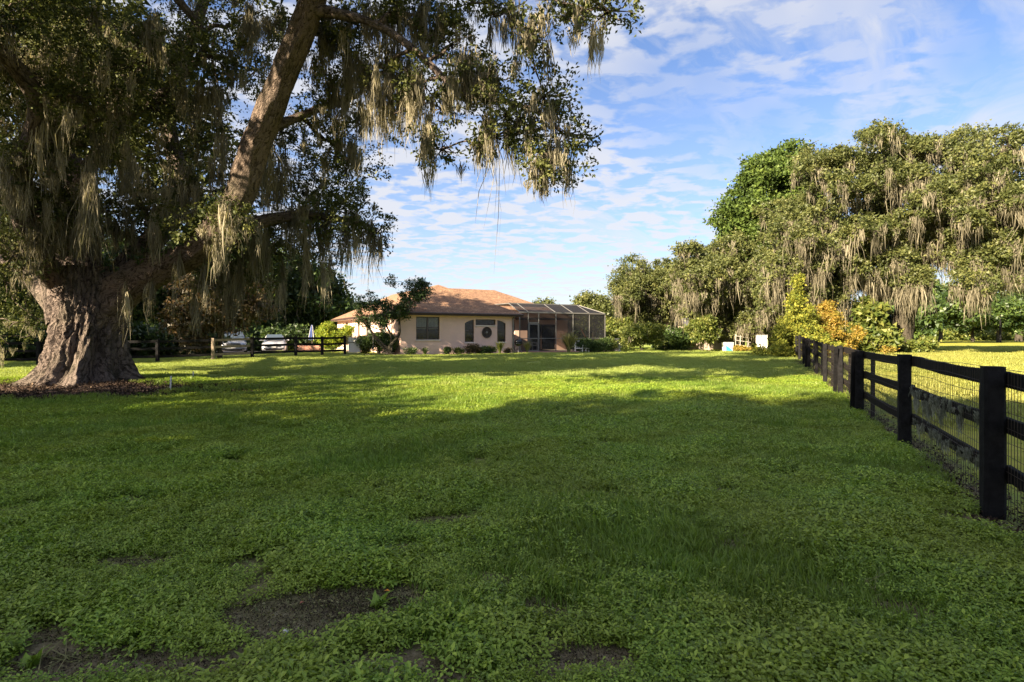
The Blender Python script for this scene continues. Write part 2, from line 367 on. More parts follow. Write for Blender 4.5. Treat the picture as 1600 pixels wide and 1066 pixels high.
def ground_mat():
    m, t, out = new_mat('ground')
    g = NN(t, 'ShaderNodeNewGeometry').outputs['Position']
    a = NN(t, 'ShaderNodeAttribute', attribute_name='tint').outputs['Fac']     # 0 soil, .5 lawn, 1 field
    n = noisen(t, g, 2.2, 8, .65); n1 = noisen(t, g, 14, 6, .65); n2 = noisen(t, g, .35, 5, .6); n3 = noisen(t, g, 70, 4, .7)
    soil = rampn(t, mathn(t, 'ADD', mathn(t, 'MULTIPLY', n1, .5), mathn(t, 'MULTIPLY', n3, .5)), [(.34, (.040, .026, .019)), (.5, (.135, .092, .070)), (.68, (.27, .20, .16))])
    lawn = rampn(t, n1, [(.3, (.13, .18, .035)), (.7, (.31, .37, .09))])
    lawn = mixc(t, rampn(t, n2, [(.42, 0.), (.62, .5)]), lawn, (.28, .28, .06))
    field = rampn(t, n, [(.3, (.24, .26, .035)), (.7, (.40, .36, .075))])
    field = mixc(t, rampn(t, n2, [(.45, 0.), (.6, .6)]), field, (.17, .20, .035))
    c = mixc(t, rampn(t, a, [(0, 0.), (.5, 1.)]), soil, lawn)
    c = mixc(t, rampn(t, a, [(.5, 0.), (1, 1.)]), c, field)
    t.links.new(pbr(t, c, .95, .05, 0, bumpn(t, mathn(t, 'ADD', n1, n3), .6, .02)).outputs[0], out.inputs[0]); return m
M['ground'] = ground_mat()

# ------------------------------------------------------------------ the ground, one sheet
xs = np.concatenate([-np.geomspace(3000, 46, 26), np.arange(-44, 44.1, .55), np.geomspace(46, 3000, 26)])
ys = np.concatenate([-np.geomspace(900, 14, 14), np.arange(-12, 60.1, .4), np.geomspace(61.5, 3500, 44)])
Xg, Yg = np.meshgrid(xs, ys); Zg = gz(Xg, Yg)
side = fence_side(Xg, Yg)
lawnf = .5*sstep(7, 17, Yg)*np.ones_like(Xg)
lawnf = np.maximum(lawnf, .22*sstep(1, 5, Yg))
tint = np.where(side > .35, 1.0, lawnf)
tint = np.where((Yg > 62) & (side <= .35), .5, tint)
tint = np.where((np.abs(side-.05) < .30) & (Yg < 34), 0.12, tint)
tint = np.where(np.hypot((Xg+12.3)/5.6, (Yg-15.0)/2.9) < 1, 0.0, tint)
nx, ny = len(xs), len(ys); I = np.arange(nx*ny).reshape(ny, nx)
Q = np.stack([I[:-1,:-1], I[:-1,1:], I[1:,1:], I[1:,:-1]], -1).reshape(-1, 4)
ground = mk('ground', np.stack([Xg, Yg, Zg], -1).reshape(-1, 3), quads=Q, mat=M['ground'], tint=tint.ravel(), smooth=True, kind='structure')

# ------------------------------------------------------------------ tubes, leaves, moss
def smooth_path(P, k=6):
    P = np.asarray(P, float); n = len(P)
    if n < 3:
        t = np.linspace(0, 1, k+1)[:, None]; return P[0]*(1-t)+P[-1]*t
    out = []
    for i in range(n-1):
        p0 = P[max(i-1, 0)]; p1 = P[i]; p2 = P[i+1]; p3 = P[min(i+2, n-1)]
        for t in np.linspace(0, 1, k, endpoint=False):
            out.append(.5*((2*p1)+(-p0+p2)*t+(2*p0-5*p1+4*p2-p3)*t*t+(-p0+3*p1-3*p2+p3)*t**3))
    out.append(P[-1]); return np.array(out)
def tube(path, n=8, rough=0, seed=0, k=6, ridge=None):
    """path rows x y z r -> V, Q, UV"""
    S = smooth_path(path, k); C = S[:, :3]; r = np.maximum(S[:, 3], .003)
    T = np.gradient(C, axis=0); T /= np.linalg.norm(T, axis=1)[:, None]+1e-9
    u = np.array([1., 0, 0]) if abs(T[0][0]) < .8 else np.array([0, 1., 0])
    Us = []
    for i in range(len(C)):
        u = u-T[i]*np.dot(u, T[i]); u /= np.linalg.norm(u); Us.append(u)
    Us = np.array(Us); Ws = np.cross(T, Us)
    th = np.linspace(0, 2*math.pi, n+1)
    rr = np.repeat(r[:, None], n+1, 1)
    Ls = np.concatenate([[0], np.cumsum(np.linalg.norm(np.diff(C, axis=0), axis=1))])
    if rough:
        for i in range(len(C)):
            for j in range(n):
                a = th[j]; b = r[i]
                q = Vector((math.cos(a)*2.1+seed*7.3, math.sin(a)*2.1, Ls[i]*.9))
                d = mnoise.fractal(q, 1, 2, 4)*rough
                if ridge:
                    q2 = Vector((math.cos(a)*ridge*b+seed*3.1, math.sin(a)*ridge*b, Ls[i]*1.1+d*2))
                    d += (abs(mnoise.noise(q2))-.25)*rough*.55
                rr[i, j] *= 1+d
            rr[i, n] = rr[i, 0]
    V = C[:, None]+(Us[:, None]*np.cos(th)[None, :, None]+Ws[:, None]*np.sin(th)[None, :, None])*rr[..., None]
    m = len(C); I = np.arange(m*(n+1)).reshape(m, n+1)
    Q = np.stack([I[:-1,:-1], I[:-1,1:], I[1:,1:], I[1:,:-1]], -1).reshape(-1, 4)
    UV = np.stack([np.repeat((th/(2*math.pi))[None], m, 0)*2*math.pi*np.mean(r), np.repeat(Ls[:, None], n+1, 1)], -1)
    return V.reshape(-1, 3), Q, UV.reshape(-1, 2)
class Bag:
    def __init__(s): s.V = []; s.Q = []; s.U = []; s.T = []; s.n = 0
    def add(s, V, Q, U=None, T=None):
        s.V.append(V); s.Q.append(Q+s.n); s.n += len(V)
        if U is not None: s.U.append(U)
        if T is not None: s.T.append(T)
    def mk(s, name, mat, parent=None, off=None, smooth=False, **kw):
        if not s.V: return None
        F_ = np.concatenate(s.Q)
        return mk(name, np.concatenate(s.V), quads=F_ if F_.shape[1] == 4 else None, tris=F_ if F_.shape[1] == 3 else None, mat=mat, parent=parent, off=off, smooth=smooth,
                  uv=np.concatenate(s.U) if s.U else None, tint=np.concatenate(s.T) if s.T else None, **kw)
def unit(v): return v/(np.linalg.norm(v, axis=-1, keepdims=True)+1e-9)
def leafquads(rg, pos, outw, size, asp, tint, updown=.5, tri=False):
    n = len(pos)
    d = unit(rg.normal(size=(n, 3))+outw*.6-np.array([0, 0, .15]))
    nn = unit(rg.normal(size=(n, 3))*.8+np.array([0, 0, updown])+outw*.3)
    s = unit(np.cross(d, nn)); nn = np.cross(s, d)
    L = (size*rg.uniform(.65, 1.35, n))[:, None]; W = L*asp
    V = np.stack([pos, pos+d*L*.5+s*W*.5+nn*W*.18, pos+d*L-nn*L*.08, pos+d*L*.5-s*W*.5+nn*W*.18], 1).reshape(-1, 3)
    if tri: return np.stack([pos+s*W*.5, pos+d*L, pos-s*W*.5+nn*W*.2], 1).reshape(-1, 3), np.arange(3*n).reshape(n, 3), np.repeat(tint, 3)
    return V, np.arange(4*n).reshape(n, 4), np.repeat(tint, 4)
def crown(rg, blobs, nclump, nleaf, crad, size, asp=.5, shell=.35, flat=.65, tri=True):
    """blobs rows: x y z rx rz weight. Leaf clumps spread over the blobs' shells."""
    B = Bag(); centres = []
    for b in blobs:
        w = b[5] if len(b) > 5 else 1
        k = max(1, int(nclump*w))
        d = unit(rg.normal(size=(k, 3))+np.array([0, 0, .18])); rf = shell+(1-shell)*rg.uniform(0, 1, k)**.6
        c = np.array(b[:3])+d*rf[:, None]*np.array([b[3], b[3], b[4]])
        centres.append(c)
        ct = rg.normal(.5, .17, k)
        m = np.maximum(3, (nleaf*rg.uniform(.5, 1.5, k)).astype(int))
        idx = np.repeat(np.arange(k), m); n = len(idx)
        tw = unit(rg.normal(size=(k, 5, 3))+d[:, None]*.7)[idx, rg.integers(0, 5, n)]
        g = (tw*(rg.uniform(.1, 1, n)**.7*2.0)[:, None]+rg.normal(size=(n, 3))*(.62 if tri else .32))*crad*np.array([1, 1, flat])*rg.uniform(.6, 1.3, k)[idx][:, None]
        pos = c[idx]+g
        t = np.clip(ct[idx]+rg.normal(0, .16, n), 0, 1)
        B.add(*leafquads(rg, pos, d[idx]*.4+tw*1.2, size*(1.25 if tri else 1), asp*(1.3 if tri else 1), t, .5, tri)[:2], T=np.repeat(t, 3 if tri else 4))
    return B, np.concatenate(centres)
def moss(rg, anchors, lens, spread, ns, w, segs=3):
    """drapes of hanging strands; anchors (n,3)"""
    B = Bag(); n = len(anchors)
    idx = np.repeat(np.arange(n), ns); m = len(idx)
    r = rg.uniform(0, 1, m)**.6; a = rg.uniform(0, 6.283, m)
    sp_ = spread[idx] if np.ndim(spread) else np.full(m, spread)
    p = anchors[idx]+np.stack([np.cos(a)*r*sp_, np.sin(a)*r*sp_, rg.uniform(-.25, .1, m)*np.minimum(lens[idx], 1)], -1)
    L = lens[idx]*(1.05-.75*r)*rg.uniform(.45, 1.05, m)
    f = rg.uniform(0, 6.283, m); fd = np.stack([np.cos(f), np.sin(f), np.zeros(m)], -1)
    W = w*rg.uniform(.5, 1.5, m)
    rows = []; cen = p.copy()
    tow = (anchors[idx]-p); tow[:, 2] = 0
    for k in range(segs+1):
        t = k/segs; ww = W*(1-.25*t if k < segs else .12)*(1 if k else .7)
        rows.append(cen-fd*ww[:, None]/2); rows.append(cen+fd*ww[:, None]/2)
        cen = cen+np.stack([rg.normal(0, .09, m)*L/segs*2, rg.normal(0, .09, m)*L/segs*2, -L/segs*rg.uniform(.75, 1.2, m)], -1)+tow*.2
    V = np.stack(rows, 1).reshape(-1, 3); K = 2*(segs+1)
    b = np.arange(m)[:, None]*K
    Q = np.concatenate([np.concatenate([b+2*k, b+2*k+1, b+2*k+3, b+2*k+2], 1) for k in range(segs)])
    t0 = np.clip(rg.normal(.5, .2, n)[idx]+rg.normal(0, .15, m), 0, 1)
    B.add(V, Q, T=np.repeat(t0, K)); return B
def branchto(rg, nodes, target, r0, r1, sag=.1, n=5):
    """nodes rows x y z r: grow a bough from the nearest fitting node to the target"""
    d = nodes[:, :3]-target; dist = np.linalg.norm(d, axis=1)+np.maximum(d[:, 2], 0)*1.2
    j = int(np.argmin(dist)); s = nodes[j]; L = np.linalg.norm(target-s[:3])
    mid = (s[:3]+target)/2+rg.normal(0, .09, 3)*L+np.array([0, 0, sag*L])
    q = s[:3]*.7+target*.3+rg.normal(0, .05, 3)*L+np.array([0, 0, sag*.6*L])
    r0 = min(r0, s[3]*.8)
    return np.array([[*s[:3], r0], [*q, r0*.8], [*mid, (r0+r1)/2], [*target, r1]])
def build_tree(name, label, cat, limbs, blobs, leafmat_, seed, nclump=30, nleaf=22, crad=.35, size=.15, asp=.5, bark='far_bark',
               moss_n=0, moss_len=(.6, 2), moss_spread=.22, moss_ns=14, moss_w=.07, group=None, twigs=3, shell=.35, sides=9, limbparts=False,
               mossmat='moss', trunk_mesh=None, bough=.09, extra_moss=None, flat=.65):
    rg = np.random.default_rng(seed)
    base = np.array(limbs[0][0][:3]); base[2] = G(base[0], base[1])
    t = thing(name, label, cat, tuple(base), group=group)
    nodes = []; bag = Bag()
    for i, l in enumerate(limbs):
        l = np.array(l, float); nodes.append(smooth_path(l, 6))
        V, Q, U = tube(l, sides*(2 if l[0][3] > .3 else 1), .16, seed+i, 6)
        bag.add(V, Q, U)
    nodes = np.concatenate(nodes)
    big = nodes
    br = Bag()
    order = sorted(range(len(blobs)), key=lambda i: np.min(np.linalg.norm(big[:, :3]-np.array(blobs[i][:3]), axis=1)))
    allnodes = nodes
    for i in order:
        b = blobs[i]; tg = np.array(b[:3])
        p = branchto(rg, allnodes, tg, bough, bough*.4)
        br.add(*tube(p, 5, .1, seed+i, 2)); allnodes = np.concatenate([allnodes, smooth_path(p, 3)])
        for k in range(twigs):
            d = unit(rg.normal(size=3)+np.array([0, 0, .1])); e = tg+d*np.array([b[3], b[3], b[4]])*.85
            q = np.array([[*tg, bough*.4], [*((tg+e)/2+rg.normal(0, .08, 3)*b[3]), bough*.22], [*e, bough*.08]])
            br.add(*tube(q, 3, 0, 0, 1))
    bag.mk('trunk', M[bark], t, base, True)
    br.mk('boughs', M[bark], t, base, True, kind='stuff')
    C, cen = crown(rg, blobs, nclump, nleaf, crad, size, asp, shell, flat)
    C.mk('crown', M[leafmat_], t, base)
    if moss_n:
        an = []
        for b in blobs:
            mw = b[6] if len(b) > 6 else 1
            k = int(round(moss_n*mw*rg.uniform(.6, 1.4)))
            if k < 1: continue
            a = rg.uniform(0, 6.283, k); r = rg.uniform(0, 1, k)**.5
            an.append(np.array(b[:3])+np.stack([np.cos(a)*r*b[3]*.95, np.sin(a)*r*b[3]*.95, (rg.uniform(-.9, .35, k))*b[4]*np.sqrt(1-r*r*.8)], -1))
        an = np.concatenate(an); ln = rg.uniform(0, 1, len(an))**1.6*(moss_len[1]-moss_len[0])+moss_len[0]
        sp_ = moss_spread*rg.uniform(.4, 1.5, len(an))
        if extra_moss is not None:
            an = np.concatenate([an, extra_moss[:, :3]]); ln = np.concatenate([ln, extra_moss[:, 3]]); sp_ = np.concatenate([sp_, extra_moss[:, 4]])
        gl = an[:, 2]-gz(an[:, 0], an[:, 1]); ln = np.minimum(ln, np.maximum(gl-.5, .2))
        moss(rg, an, ln, sp_, moss_ns, moss_w, 2).mk('hanging_moss', M[mossmat], t, base, kind='stuff')
    return t

# ------------------------------------------------------------------ the great oak on the left
def pl(*pts):   # rows px py Y radius
    return [[*PX(a, b, Y), r] for a, b, Y, r in pts]
OAKX, OAKY = -12.8, 17.0
def oak():
    rg = np.random.default_rng(5)
    base = np.array([OAKX, OAKY, G(OAKX, OAKY)])
    t = thing('live_oak', 'huge live oak with flared ridged trunk and hanging moss in a leaf bed', 'tree', tuple(base))
    # trunk with buttress roots
    n, m = 220, 110; th = np.linspace(0, 2*math.pi, n+1)
    roots = [(0.15, 1.0), (.95, .5), (1.7, .9), (2.6, .7), (3.35, 1.1), (4.15, .95), (4.75, .75), (5.25, 1.0), (5.85, .7)]
    V = []; UVs = []
    for i in range(m):
        f = i/(m-1); z = -.35+f*3.75
        cx_ = .10*z; rad = .77+.10*f+.16*max(0, f-.75)*4*.6
        hz_ = max(z, 0)
        for j in range(n+1):
            a = th[j % n]
            fl = 0
            for (ra, rw) in roots:
                d = (a-ra-.10*math.sin(z*1.3+ra)+math.pi) % (2*math.pi)-math.pi
                fl += rw*math.exp(-(d/.24)**2)*(.66*math.exp(-hz_*2.6)+.26*math.exp(-hz_*.8)+.03)
            fl += .12*math.exp(-hz_*2.0)
            q = Vector((math.cos(a)*2.2, math.sin(a)*2.2, z*.55))
            tw = mnoise.fractal(Vector((math.cos(a)*3, math.sin(a)*3, z*1.2)), 1, 2, 3)
            d1 = mnoise.fractal(q, 1, 2, 4)*.14
            rd = abs(mnoise.noise(Vector((math.cos(a)*9+tw*1.1, math.sin(a)*9+tw*1.1, z*.75))))
            rd2 = abs(mnoise.noise(Vector((math.cos(a)*24+tw*2, math.sin(a)*24, z*1.6))))
            r = rad*(1+d1)+fl+(rd-.25)*.15+(rd2-.25)*.13
            V.append((OAKX+cx_+r*math.cos(a), OAKY+r*math.sin(a), base[2]-.06+z)); UVs.append((th[j], z))
    I = np.arange(m*(n+1)).reshape(m, n+1)
    Q = np.stack([I[:-1,:-1], I[:-1,1:], I[1:,1:], I[1:,:-1]], -1).reshape(-1, 4)
    mk('trunk', V, quads=Q, mat=M['bark'], parent=t, off=base, uv=np.array(UVs), smooth=True)
    limbs = [
        (pl((150, 500, 17, .72), (172, 466, 17, .66), (225, 432, 16.7, .48), (285, 405, 16.3, .40), (328, 374, 15.7, .37), (352, 338, 15.2, .37), (378, 300, 14.8, .37), (398, 232, 14.4, .345), (436, 135, 13.9, .31), (474, 45, 13.3, .28), (505, -50, 12.8, .29), (560, -140, 12.3, .2), (650, -190, 11.8, .12)), 'limb_bark'),
        (pl((115, 500, 17, .7), (96, 430, 17, .55), (72, 375, 17.2, .46), (38, 320, 17.2, .42), (-15, 250, 17, .36), (-90, 170, 16.5, .28), (-190, 90, 16, .18)), 'bark'),
        (pl((130, 500, 17.1, .75), (128, 430, 17.2, .6), (118, 350, 17.4, .46), (108, 270, 17.6, .40), (88, 180, 17.6, .34), (60, 80, 17.4, .28), (50, -40, 17, .2), (60, -140, 17, .12)), 'bark'),
        (pl((160, 480, 17.4, .6), (205, 415, 18.2, .42), (262, 345, 18.9, .33), (278, 270, 19.2, .28), (262, 180, 19.2, .24), (292, 80, 19, .2), (330, -30, 18.8, .14)), 'bark'),
        (pl((110, 480, 17.2, .6), (60, 440, 18.2, .34), (0, 400, 19.5, .26), (-80, 350, 20.5, .2), (-170, 300, 21.5, .12)), 'bark'),
        (pl((318, 382, 15.9, .34), (368, 362, 16.1, .22), (425, 342, 16.4, .17), (490, 338, 16.8, .12), (545, 345, 17.1, .08), (580, 355, 17.2, .05)), 'bark'),
        (pl((488, 15, 13.1, .16), (545, 25, 12.9, .10), (600, 45, 12.7, .085), (655, 85, 12.5, .075), (700, 128, 12.3, .07), (735, 150, 12.2, .06), (790, 160, 12.1, .045), (840, 175, 11.9, .05), (875, 205, 11.8, .03)), 'bark'),
        (pl((520, -70, 12.7, .24), (600, -80, 12.2, .16), (700, -60, 11.7, .12), (790, -50, 11.4, .09), (870, -30, 11.1, .06), (935, 5, 10.9, .03)), 'bark'),
        (pl((412, 205, 14.3, .2), (450, 190, 14.7, .12), (510, 165, 15.2, .09), (560, 150, 15.4, .06)), 'bark'),
        (pl((100, 450, 17, .4), (60, 400, 15.6, .3), (30, 300, 14.4, .24), (60, 180, 13.4, .2), (20, 100, 12.4, .17), (-60, 40, 11.4, .12)), 'bark'),
        (pl((120, 290, 17.5, .25), (170, 215, 16.8, .15), (235, 160, 16.2, .11), (320, 75, 15.8, .10), (270, -10, 15.2, .10), (200, -90, 14.5, .07)), 'bark'),
        (pl((60, 80, 17.4, .25), (20, -60, 16, .2), (-60, -160, 14, .15), (-200, -240, 12, .1)), 'bark'),
    ]
    nodes = []
    for i, (l, mt) in enumerate(limbs):
        l = np.array(l); nodes.append(smooth_path(l, 7))
        V, Q, U = tube(l, 40 if l[0][3] > .5 else 20, .17, i+1, 12 if i == 0 else 7, ridge=9 if i < 4 else None)
        mk('limb', V, quads=Q, mat=M[mt], parent=t, off=base, uv=U, smooth=True)
    nodes = np.concatenate(nodes)
    vis = [(30,60,15,1),(20,160,16,1),(100,100,15,1),(55,225,17,1),(150,45,17,1),(165,185,15,.9),(225,150,16,.9),(235,50,17,.5),(190,255,17.5,.5),(300,180,16.5,.6),(330,90,15,1),(345,215,18,.8),(400,110,17,.8),
           (250,300,18.5,.9),(440,205,17,.7),(300,20,18,.6),(385,25,16,.9),(450,265,18,.9),(455,330,18,1),(515,300,18,.9),(555,335,17.3,.8),(588,365,17,.6),(500,385,18,.7),(425,385,18.5,1),(375,365,18,.9),(20,300,19,1),
           (55,365,20,1),(10,440,20,1),(90,310,19,1),(310,345,18.5,1),(210,360,18.5,1),(340,430,18,.7),(400,430,18.5,.5),(-20,520,21,.8),(20,110,13,.8),(230,95,13.8,.7),(120,150,13.5,.7),(0,30,12,1),(70,10,13,1),(150,110,14,.8),
           (60,500,20,.6),(312,348,15.6,.4),(338,352,14.5,.35),(362,334,14.0,.2),(45,330,14.8,.7),(20,400,15,.7),(60,385,15.6,.4),(75,290,15,.6),(150,330,15.8,.45),(120,335,15.6,.4),(20,250,13.8,.8),(110,225,14.5,.6),(230,330,16.5,.6),(340,300,16.3,.5),(520,340,16.5,.5),(270,240,17.5,.6),
           (560,40,14,.9),(620,15,13,.9),(565,115,15,.8),(520,165,15,.8),(505,60,14.5,.8),(600,110,13.5,.6),(660,30,13,.9),(705,70,12.5,.8),(660,130,12.8,.6),(725,150,12.4,.7),(765,125,12.1,.8),(790,180,12,.8),(825,205,12,.8),
           (862,180,12,.7),(888,212,12,.6),(862,250,11.9,.7),(770,215,12.1,.5),(690,170,13,.5),(520,225,16,.6),(545,255,16,.5),(915,20,11,.5),(948,18,10.9,.5),(880,5,11.1,.5),(828,62,11.6,.45),(795,15,12,.6),(740,5,12.3,.7),(850,150,12,.5),(850,275,11.8,.35),(690,235,13,.4),(610,180,13.8,.35)]
    blobs = []
    for a, b, Y, w in vis:
        p = PX(a, b, Y); r = .62+.030*Y*w
        blobs.append([*p, r*(.75 if a > 560 else 1.1), r*(.62 if a > 560 else .8), w*(.42 if a > 560 else 1.0), .35 if a > 540 else .8])
    hid = []
    tries = 0
    while len(hid) < 70 and tries < 6000:
        tries += 1
        x = rg.uniform(-29, -2.5); y = rg.uniform(7, 32); z = rg.uniform(7.5, 16.5)
        if ((x+12)/15)**2+((y-17)/15)**2+((z-8)/8.5)**2 > 1: continue
        px = 800+x/y*F; py = 524-(z-1.5)/y*F
        if px > -150 and py > -95 and not (px < 420 and py < 290 and y > 17): continue
        if px < -150 and z < 7: continue
        hid.append([x, y, z, 1.7, 1.1, 1.0, .35])
    br = Bag(); alln = nodes
    for i, b in enumerate(sorted(blobs+hid, key=lambda b: np.min(np.linalg.norm(nodes[:, :3]-np.array(b[:3]), axis=1)))):
        tg = np.array(b[:3]); p = branchto(rg, alln, tg, .075, .022, .06)
        br.add(*tube(p, 7, .15, i, 5)); alln = np.concatenate([alln, smooth_path(p, 3)])
        for k in range(9):
            d = unit(rg.normal(size=3)); e = tg+d*np.array([b[3], b[3], b[4]])*.95
            q = np.array([[*tg, .022], [*((tg+e)/2+rg.normal(0, .12, 3)*b[3]), .013], [*e, .005]])
            br.add(*tube(q, 3, 0, 0, 2))
    br.mk('boughs', M['bark'], t, base, True, kind='stuff')
    C1, _ = crown(rg, blobs, 66, 40, .17, .092, .52, .1, .75, tri=False)
    C2, _ = crown(rg, hid, 36, 18, .40, .20, .58, .2)
    C1.mk('crown', M['oak_leaf'], t, base); C2.mk('crown', M['oak_leaf'], t, base)
    # moss: drapes under every clump, and the curtains the photo shows (px, top, bottom, width px, Y, count)
    an = []; ln = []; spd = []
    for b in blobs+hid:
        k = int(round(12*b[6]*rg.uniform(.7, 1.3)))
        for _ in range(k):
            a = rg.uniform(0, 6.283); r = rg.uniform(0, 1)**.5
            an.append([b[0]+math.cos(a)*r*b[3]*.9, b[1]+math.sin(a)*r*b[3]*.9, b[2]+rg.uniform(-.8, .5)*b[4]])
            ln.append(.25+1.3*rg.uniform(0, 1)**2.2); spd.append(rg.uniform(.05, .2))
    cur = [(766,170,392,3,12,1),(766,170,300,16,12,3),(925,30,125,9,10.9,3),(908,10,82,16,11,3),(845,215,335,14,11.8,5),(868,215,310,16,11.8,4),(882,230,300,10,11.8,2),(620,60,235,50,13.6,16),(590,90,260,40,13.8,12),(655,95,250,36,13.2,10),
           (668,175,288,22,13,7),(672,190,295,14,13,4),(700,110,200,30,12.6,8),(735,75,190,50,12.3,16),(765,85,190,34,12.2,10),(745,190,290,16,12.3,4),(820,20,110,34,11.7,9),(832,30,80,22,11.6,5),(800,0,90,30,12,6),(560,60,190,40,14.4,12),(530,90,225,36,14.8,10),
           (545,200,285,34,15.6,9),(575,140,235,24,14.6,5),(612,150,240,5,13.8,2),(520,0,120,50,14,12),(500,60,170,20,14.6,6),(430,0,90,30,15,10),(400,0,90,30,14.8,8),(380,20,130,22,15,6),(600,0,110,60,13.4,16),(660,0,120,60,13,14),(700,0,90,40,12.6,8),
           (140,245,440,20,13.9,9),(132,270,415,12,14,6),(62,150,330,30,14,8),(85,230,320,24,14,7),(20,190,360,30,14,8),(180,120,250,30,14.5,8),(200,230,345,26,15.5,8),(225,30,110,26,13.5,7),(245,10,105,20,13.5,6),(255,40,115,12,13.5,3),(150,5,70,40,14,8),
           (285,60,160,30,15,6),(300,120,210,30,15.5,6),(330,120,220,36,15.4,8),(240,320,430,14,15.4,4),(340,210,330,24,15.6,6),(345,340,450,14,15.5,4),(280,395,500,7,15.8,2),(318,385,520,9,15.8,3),(195,425,545,8,16,3),(235,420,520,8,16.2,3),(410,210,340,30,15.5,7),
           (430,230,380,40,16.2,10),(462,300,430,36,16.6,9),(400,330,470,40,17,10),(500,310,430,30,17,7),(545,320,470,14,17,4),(582,345,500,6,17,2),(590,350,430,16,17,4),(556,330,450,10,16.8,3),(480,360,480,10,17,4),(505,380,505,7,17.2,3),(478,380,500,8,17.3,3),(440,400,520,10,17.5,3),(372,400,520,16,17.3,4),
           (350,400,540,26,17.6,5),(310,430,540,16,17.6,4),(270,280,380,40,16.5,8),(300,250,360,36,16,8),(225,250,360,36,16.5,8),(175,330,420,20,16.4,5),(120,320,425,20,15.2,5),(95,330,430,36,15.2,6),(150,340,430,12,15.6,3),(50,330,440,36,14.8,7),(205,340,410,20,16,3),(30,260,380,36,14,8),(30,350,470,30,17,6),(80,330,420,24,16.4,5),(10,60,170,30,13.4,7),(60,60,150,40,13.6,7),(110,70,170,34,13.8,7)]
    for px, a0, b0, wpx, Y, k in cur:
        for _ in range(k):
            x = px+rg.uniform(-.5, .5)*wpx; y0 = a0+rg.uniform(0, .45)*(b0-a0)*(k > 2); Yd = Y+rg.normal(0, .22)*(k > 1)
            an.append(PX(x, y0, Yd)); full = (b0-y0)/F*Yd; ln.append(full*rg.uniform(.7, 1.08)); spd.append(max(.035, min(.15, wpx/F*Y*.22)))
    an = np.array(an); ln = np.array(ln); spd = np.array(spd)
    moss(rg, an, ln, spd*1.15, 40, .0175, 3).mk('hanging_moss', M['near_moss'], t, base, kind='stuff')
    # fern and moss growing on the limbs
    nd = smooth_path(np.array(limbs[0][0]), 10)[6:60]; nd2 = smooth_path(np.array(limbs[2][0]), 10)[10:40]; nd3 = smooth_path(np.array(limbs[1][0]), 10)[6:40]
    fb = []
    for nd_ in (nd, nd2, nd3):
        for p in nd_[::2]:
            fb.append([p[0]+rg.normal(0, .12), p[1]+rg.normal(0, .1), p[2]+p[3]*.85, .32, .16, rg.uniform(.1, 1.)])
    Fb, _ = crown(rg, fb, 9, 20, .13, .11, .3, .1, .5); Fb.mk('limb_ferns', M['hedge_leaf'], t, base, kind='stuff')
oak()

# ------------------------------------------------------------------ further trees
def rnd_blobs(rg, c, R3, n, r, rz=None, top=True, w=1, mw=1, px_ok=None):
    out = []
    tries = 0
    while len(out) < n and tries < n*60:
        tries += 1
        d = unit(rg.normal(size=3)); f = rg.uniform(.3, 1)**.5
        p = np.array(c)+d*f*np.array(R3)
        if px_ok and not px_ok(800+p[0]/p[1]*F, 524-(p[2]-1.5)/p[1]*F): continue
        rr = r*rg.uniform(.7, 1.25)
        out.append([*p, rr, rr*(rz or .7), w, mw])
    return out
def upright(x, y, h, r0, lean=(0, 0), z0=None):
    z0 = G(x, y)-.15 if z0 is None else z0
    return [[x, y, z0, r0*1.5], [x+lean[0]*.15, y, z0+h*.12, r0*1.05], [x+lean[0]*.5, y+lean[1]*.5, z0+h*.5, r0*.85], [x+lean[0], y+lean[1], z0+h, r0*.5]]

# oaks behind the camera, to the left: only their shade reaches the picture
rg = np.random.default_rng(21)
S_, P_ = np.array([.719, .695]), np.array([.695, -.719])       # along the light, across it
for q, (p0, p1, lb) in enumerate(((-6.5, 5.5, 'tall live oak standing well behind the viewer that shades the near lawn'), (-18, -7, 'second live oak behind the viewer, left of the tall one'))):
    sb = []
    while len(sb) < 76:
        s_, p_ = rg.uniform(-28, -17), rg.uniform(p0, p1); top = np.interp(p_, [-20, -15, -9, -3, 6], [12.0, 12.8, 15.4, 18.4, 20.0])*(.86 if s_ > -19 or s_ < -26 else 1)
        z = rg.uniform(4.5, top-.6); x, y = S_*s_+P_*p_
        if z > top-3.2 and rg.uniform() < (.25 if q == 0 else .6): continue
        sb.append([x, y, z, 1.8, 1.2, 1, .5])
    tx_, ty_ = S_*-22.5+P_*((p0+p1)/2)
    build_tree('live_oak', lb, 'tree',
           [upright(tx_, ty_, 9, .8, (1, 1)), [[tx_, ty_, 4.5, .5], [tx_+3, ty_-3, 9, .35], [tx_+4, ty_-4, 13, .15]], [[tx_, ty_, 4.5, .5], [tx_-3, ty_+3, 8, .35], [tx_-4, ty_+4, 11, .15]]], sb, 'oak_leaf', 31+q, 22, 20, .6, .36, .6, bark='bark', moss_n=1)

